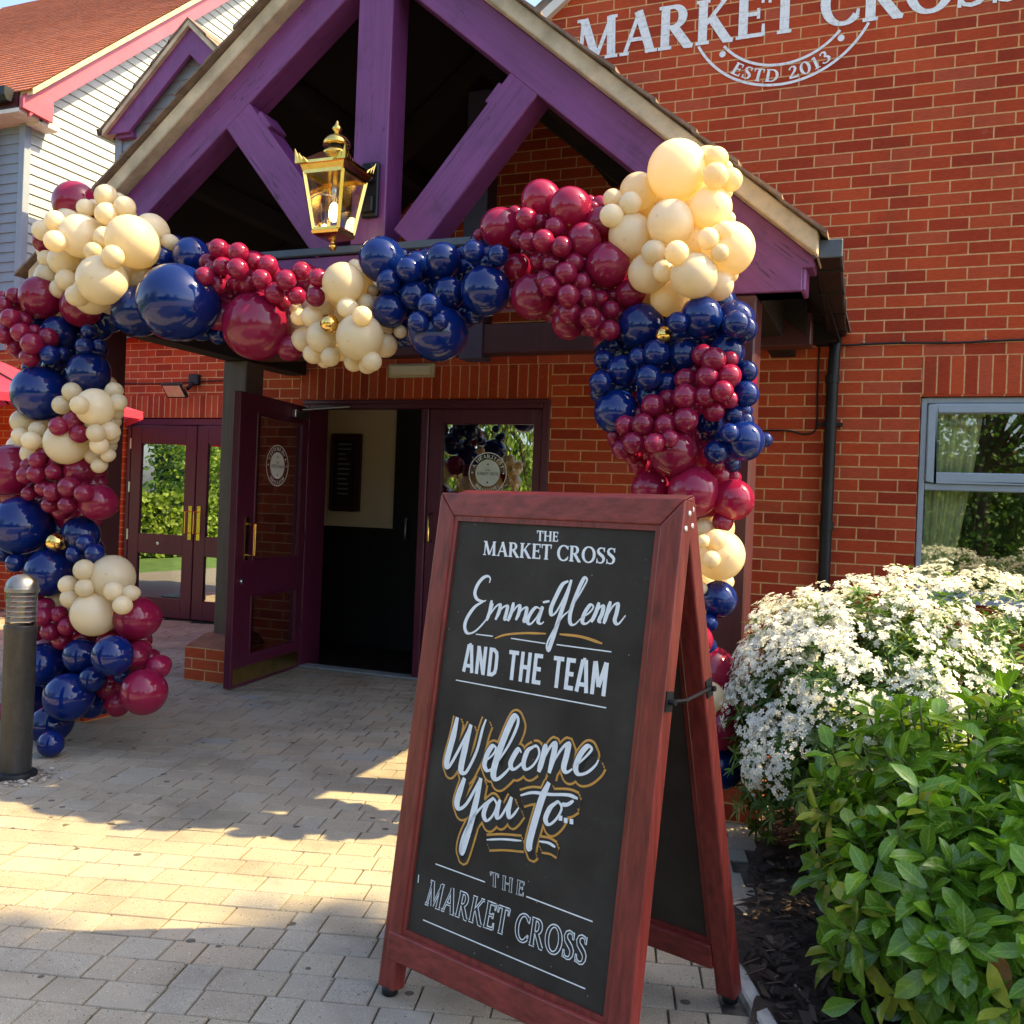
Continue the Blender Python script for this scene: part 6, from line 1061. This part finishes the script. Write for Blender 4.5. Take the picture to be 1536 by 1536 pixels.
for i in range(12000):
    q = random.choices((0,1,2,3,4), (9,8,12,4,9))[0]; d = rdir(-.35); s0 = surfs[q](d)
    if any(((s0-cs_[o_]).length < (surfs[o_]((s0-cs_[o_]).normalized())-cs_[o_]).length*.80) for o_ in range(5) if o_ != q): continue
    if s0.z < .22 or s0.x < -.36 or s0.y > -1.45: continue
    if noise.noise(s0*4.2+Vector((7,0,0)))+.75*d.z < -.10+.12*(s0.z < .45): continue
    nf += 1
    if nf > 1450: break
    od = (d+Vector((0,0,.35))+rdir()*.3).normalized(); R_ = random.uniform(.022,.045)
    for j in range(random.randint(7,14)):
        o_ = rdir()*R_; o_ -= od*(o_.dot(od)*.65); flower(s0+od*.022+o_, (od+o_*12+rdir()*.35).normalized(), random.uniform(.0095,.0150))
for i in range(26):
    a = random.random()*6.28; b = Vector((random.uniform(.1,1.2), random.uniform(-2.6,-1.9), .0)); e_ = b+Vector((random.uniform(-.3,.3), random.uniform(-.3,.3), random.uniform(.5,.8))); st_.tube([b, b.lerp(e_, .5)+rdir()*.05, e_], [.012,.008,.004], 6)
fo.build('foliage', leaf_mat('narrow_leaf', (.030,.075,.010), (.085,.175,.022), (.26,.33,.03), (.10,.17,.04), .42, .25), SB)
k = NT('white_blossom'); at = k.n('VertexColor'); at.layer_name = 'tint'; sp = k.n('SeparateColor'); k.l(at.outputs[0], sp.inputs[0])
c_ = k.mix(sp.outputs[1], k.ramp(sp.outputs[0], (0, (.80,.81,.76)), (.8, (.86,.87,.83)), (1, (.82,.77,.62))).outputs[0], (.62,.56,.16)); k.set(c_, .7, 0, .2)
tr = k.n('BsdfTranslucent'); tr.inputs[0].default_value = (.88,.88,.80,1); mx = k.n('MixShader'); mx.inputs[0].default_value = .3; k.l(k.b.outputs[0], mx.inputs[1]); k.l(tr.outputs[0], mx.inputs[2]); k.l(mx.outputs[0], k.out.inputs[0])
fl_.build('blossom', k.m, SB); st_.build('stems', plain('brown_stem', (.05,.035,.022), .8, 0, .3, 20), SB)
# laurel in front
LB = thing('laurel_bush', (.62, -3.45, 0), 'broad-leaved glossy green laurel bush at the front of the bed', 'shrub')
random.seed(77); fo = MB(); st_ = MB()
surfs = [lump((.53,-3.40,.42),(.53,.42,.46),2.5,.14), lump((.98,-3.30,.31),(.55,.46,.42),5.5,.14), lump((.72,-3.80,.28),(.40,.42,.40),8.5,.14), lump((.40,-3.68,.28),(.33,.30,.36),3.1,.14), lump((1.2,-3.7,.22),(.5,.5,.42),6.1,.14)]
cs_ = [Vector((.60,-3.42,.25)), Vector((.98,-3.30,.28)), Vector((.72,-3.80,.18)), Vector((.44,-3.70,.14)), Vector((1.2,-3.7,.2))]
for i in range(1350):
    q = random.choices((0,1,2,3,4), (10,8,9,5,6))[0]; d = rdir(-.5); s0 = surfs[q](d); r_ = random.random()**.4
    p_ = cs_[q].lerp(s0, .45+.55*r_)
    if p_.z < .04 or p_.x < .03: continue
    od = (d+Vector((0,0,.6))+rdir()*.45).normalized(); b1 = od.orthogonal().normalized(); b2 = od.cross(b1); a0 = random.random()*6.28
    g = random.uniform(0, .82) if random.random() < .93 else random.uniform(.86, 1); n_ = random.randint(4,7)
    st_.tube([p_-od*random.uniform(.07,.12), p_-od*.004], [.0040,.0022], 5)
    for j in range(n_):
        a = a0+j*2.4; h_ = j/n_; ld = (od*(.15+.85*h_)+(b1*math.cos(a)+b2*math.sin(a))*(1.05-.6*h_)).normalized()
        ld.z -= .18*(1-h_); L_ = random.uniform(.075,.122)*(1-.3*h_)
        leaf(fo, p_-od*(.055*(1-h_)), ld, od, L_, L_*random.uniform(.215,.275), random.uniform(.10,.45), random.uniform(.0,.55), min(1, max(0, g+random.uniform(-.08,.08))), 5)
fo.build('foliage', leaf_mat('laurel_leaf', (.048,.128,.008), (.140,.290,.020), (.38,.40,.04), (.34,.46,.09), .23, .25), LB, smooth=True)
m2 = MB(); m2.col = (1,1,0,1); leaf(m2, (.46,-3.98,.36), (.15,-.75,-.55), (0,-.4,.8), .085, .022, .3, .3, .5, 5); m2.build('withered_leaf', leaf_mat('withered_leaf', (.30,.11,.02), (.42,.17,.03), (.3,.12,.02), (.4,.25,.1), .5, .3), LB)
st_.build('stems', plain('green_brown_stem', (.10,.12,.03), .7, 0, .3, 20), LB)

# ---------------------------------------------------------------- trees and lamp post across the car park (behind the camera, seen in the glass and balloons)
def tree(loc, h, cr, n_, label, seed, cols, droop=False, group=None, zc=.42, ze=.36, lk=1.0):
    random.seed(seed); T_o = thing('tree', loc, label, 'tree', group); loc = Vector(loc)
    mb = MB(); top = loc+Vector((random.uniform(-.3,.3), random.uniform(-.3,.3), h*.72)); mb.tube([loc, loc.lerp(top,.5)+rdir()*.1, top], [h*.026, h*.018, h*.006], 9)
    blobs = []
    for i in range(22):
        d = rdir(-.95 if zc < .6 else -.25); c = loc+Vector((0,0,h*zc))+Vector((d.x*cr*.68, d.y*cr*.68, d.z*h*ze)); blobs.append((c, random.uniform(.30,.5)*cr)); s0 = loc+Vector((0,0,h*random.uniform(.25,.5))); mb.tube([s0, s0.lerp(c,.6)+Vector((0,0,.1*h)), c], [h*.011,h*.007,h*.002], 6)
    mb.build('trunk', plain('tree_bark', (.07,.05,.035), .9, 0, .4, 8), T_o)
    lf_ = MB()
    for i in range(n_):
        c, r_ = random.choice(blobs); d = rdir(); p_ = c+d*r_*random.random()**.4; L_ = random.uniform(.06,.11)*(h/8)*lk
        if droop:
            ln_ = random.uniform(.5,1.6)
            for j in range(4): leaf(lf_, p_-Vector((random.uniform(-.1,.1), random.uniform(-.1,.1), ln_*j/4)), (random.uniform(-.5,.5), random.uniform(-.5,.5), -1), rdir(), L_*1.5, L_*.28, .2, .1, random.random(), 3)
        else: leaf(lf_, p_, rdir(), d, L_*1.6, L_*.62, .2, .2, random.random(), 3)
    lf_.build('crown', leaf_mat('tree_leaf', *cols, (.12,.2,.04), .5, .3), T_o)
G1 = ((.03,.07,.012),(.07,.15,.025),(.14,.22,.03)); G2 = ((.09,.15,.015),(.22,.32,.035),(.34,.42,.05))
tree((9.0,-2.45,0), 14.6, 2.2, 10000, 'tall leafy tree standing to the right of the brick building', 41, G1, zc=.80, ze=.13, lk=1.0)
tree((-9.5,-17,0), 9.5, 4.0, 9000, 'weeping willow across the car park reflected in the entrance glass', 42, G2, True)
tree((-16.5,-13,0), 6.5, 3.2 , 11000, 'round bushy tree left of the willow across the lawn', 43, G2)
tree((-22,-20,0), 9, 4.2, 10000, 'tall dark tree furthest left across the lawn', 44, G1)
tree((2.5,-24,0), 8.5, 3.8, 10000, 'broad tree directly across the car park from the entrance', 45, G1)
tree((11,-21,0), 8, 3.8, 10000, 'green tree right of the car park opposite the grey window', 46, G2)
H2 = thing('hedge', (-2,-29,0), 'tall dark evergreen screen closing off the far side of the car park', 'hedge'); random.seed(19); mb = MB()
for i in range(12000):
    x = random.uniform(-34, 28); p_ = Vector((x, -28+random.uniform(-.6,.6), random.uniform(.1, 4.2+1.4*noise.noise(Vector((x*.35,0,0)))))); leaf(mb, p_, rdir(), rdir(), .34, .13, .2, .2, random.random(), 3)
mb.build('foliage', leaf_mat('screen_leaf', *G1, (.12,.2,.04), .5, .25), H2); box_part('core', plain('screen_core', (.02,.035,.012), .9, 0, .6, 3), H2, -34, 28, -29, -28.2, 0, 3.6)
HD = thing('hedge', (-15,-9,0), 'low clipped green hedge along the lawn beside the patio', 'hedge'); random.seed(9); mb = MB()
for i in range(15000):
    p_ = Vector((-14.5+random.choice((-1,1))*random.uniform(.36,.5), random.uniform(-14,2), random.uniform(.05,1.3))); leaf(mb, p_, rdir(), rdir(), .14, .055, .2, .2, random.random(), 3)
mb.build('foliage', leaf_mat('hedge_leaf', *G2, (.12,.2,.04), .5, .25), HD); box_part('core', plain('hedge_core', (.03,.06,.012), .9, 0, .6, 6), HD, -14.9, -14.1, -14, 2, 0, 1.15)
LP = thing('lamp_post', (-6.0,-13.0,0), 'slim pale lamp post standing across the car park', 'lamp post')
mb = MB(); mb.tube([(-6,-13,0),(-6,-13,5.5)], [.07,.04], 12); mb.build('column', plain('galvanised', (.5,.5,.48), .5, .3), LP, smooth=True)
mb = MB(); mb.lathe([(.001,5.9),(.2,5.82),(.22,5.7),(.06,5.5),(.001,5.5)], (-6,-13,0), 16); mb.build('lantern_head', plain('lamp_head', (.3,.3,.3), .4), LP, smooth=True)

print('balloon parts', cnt)
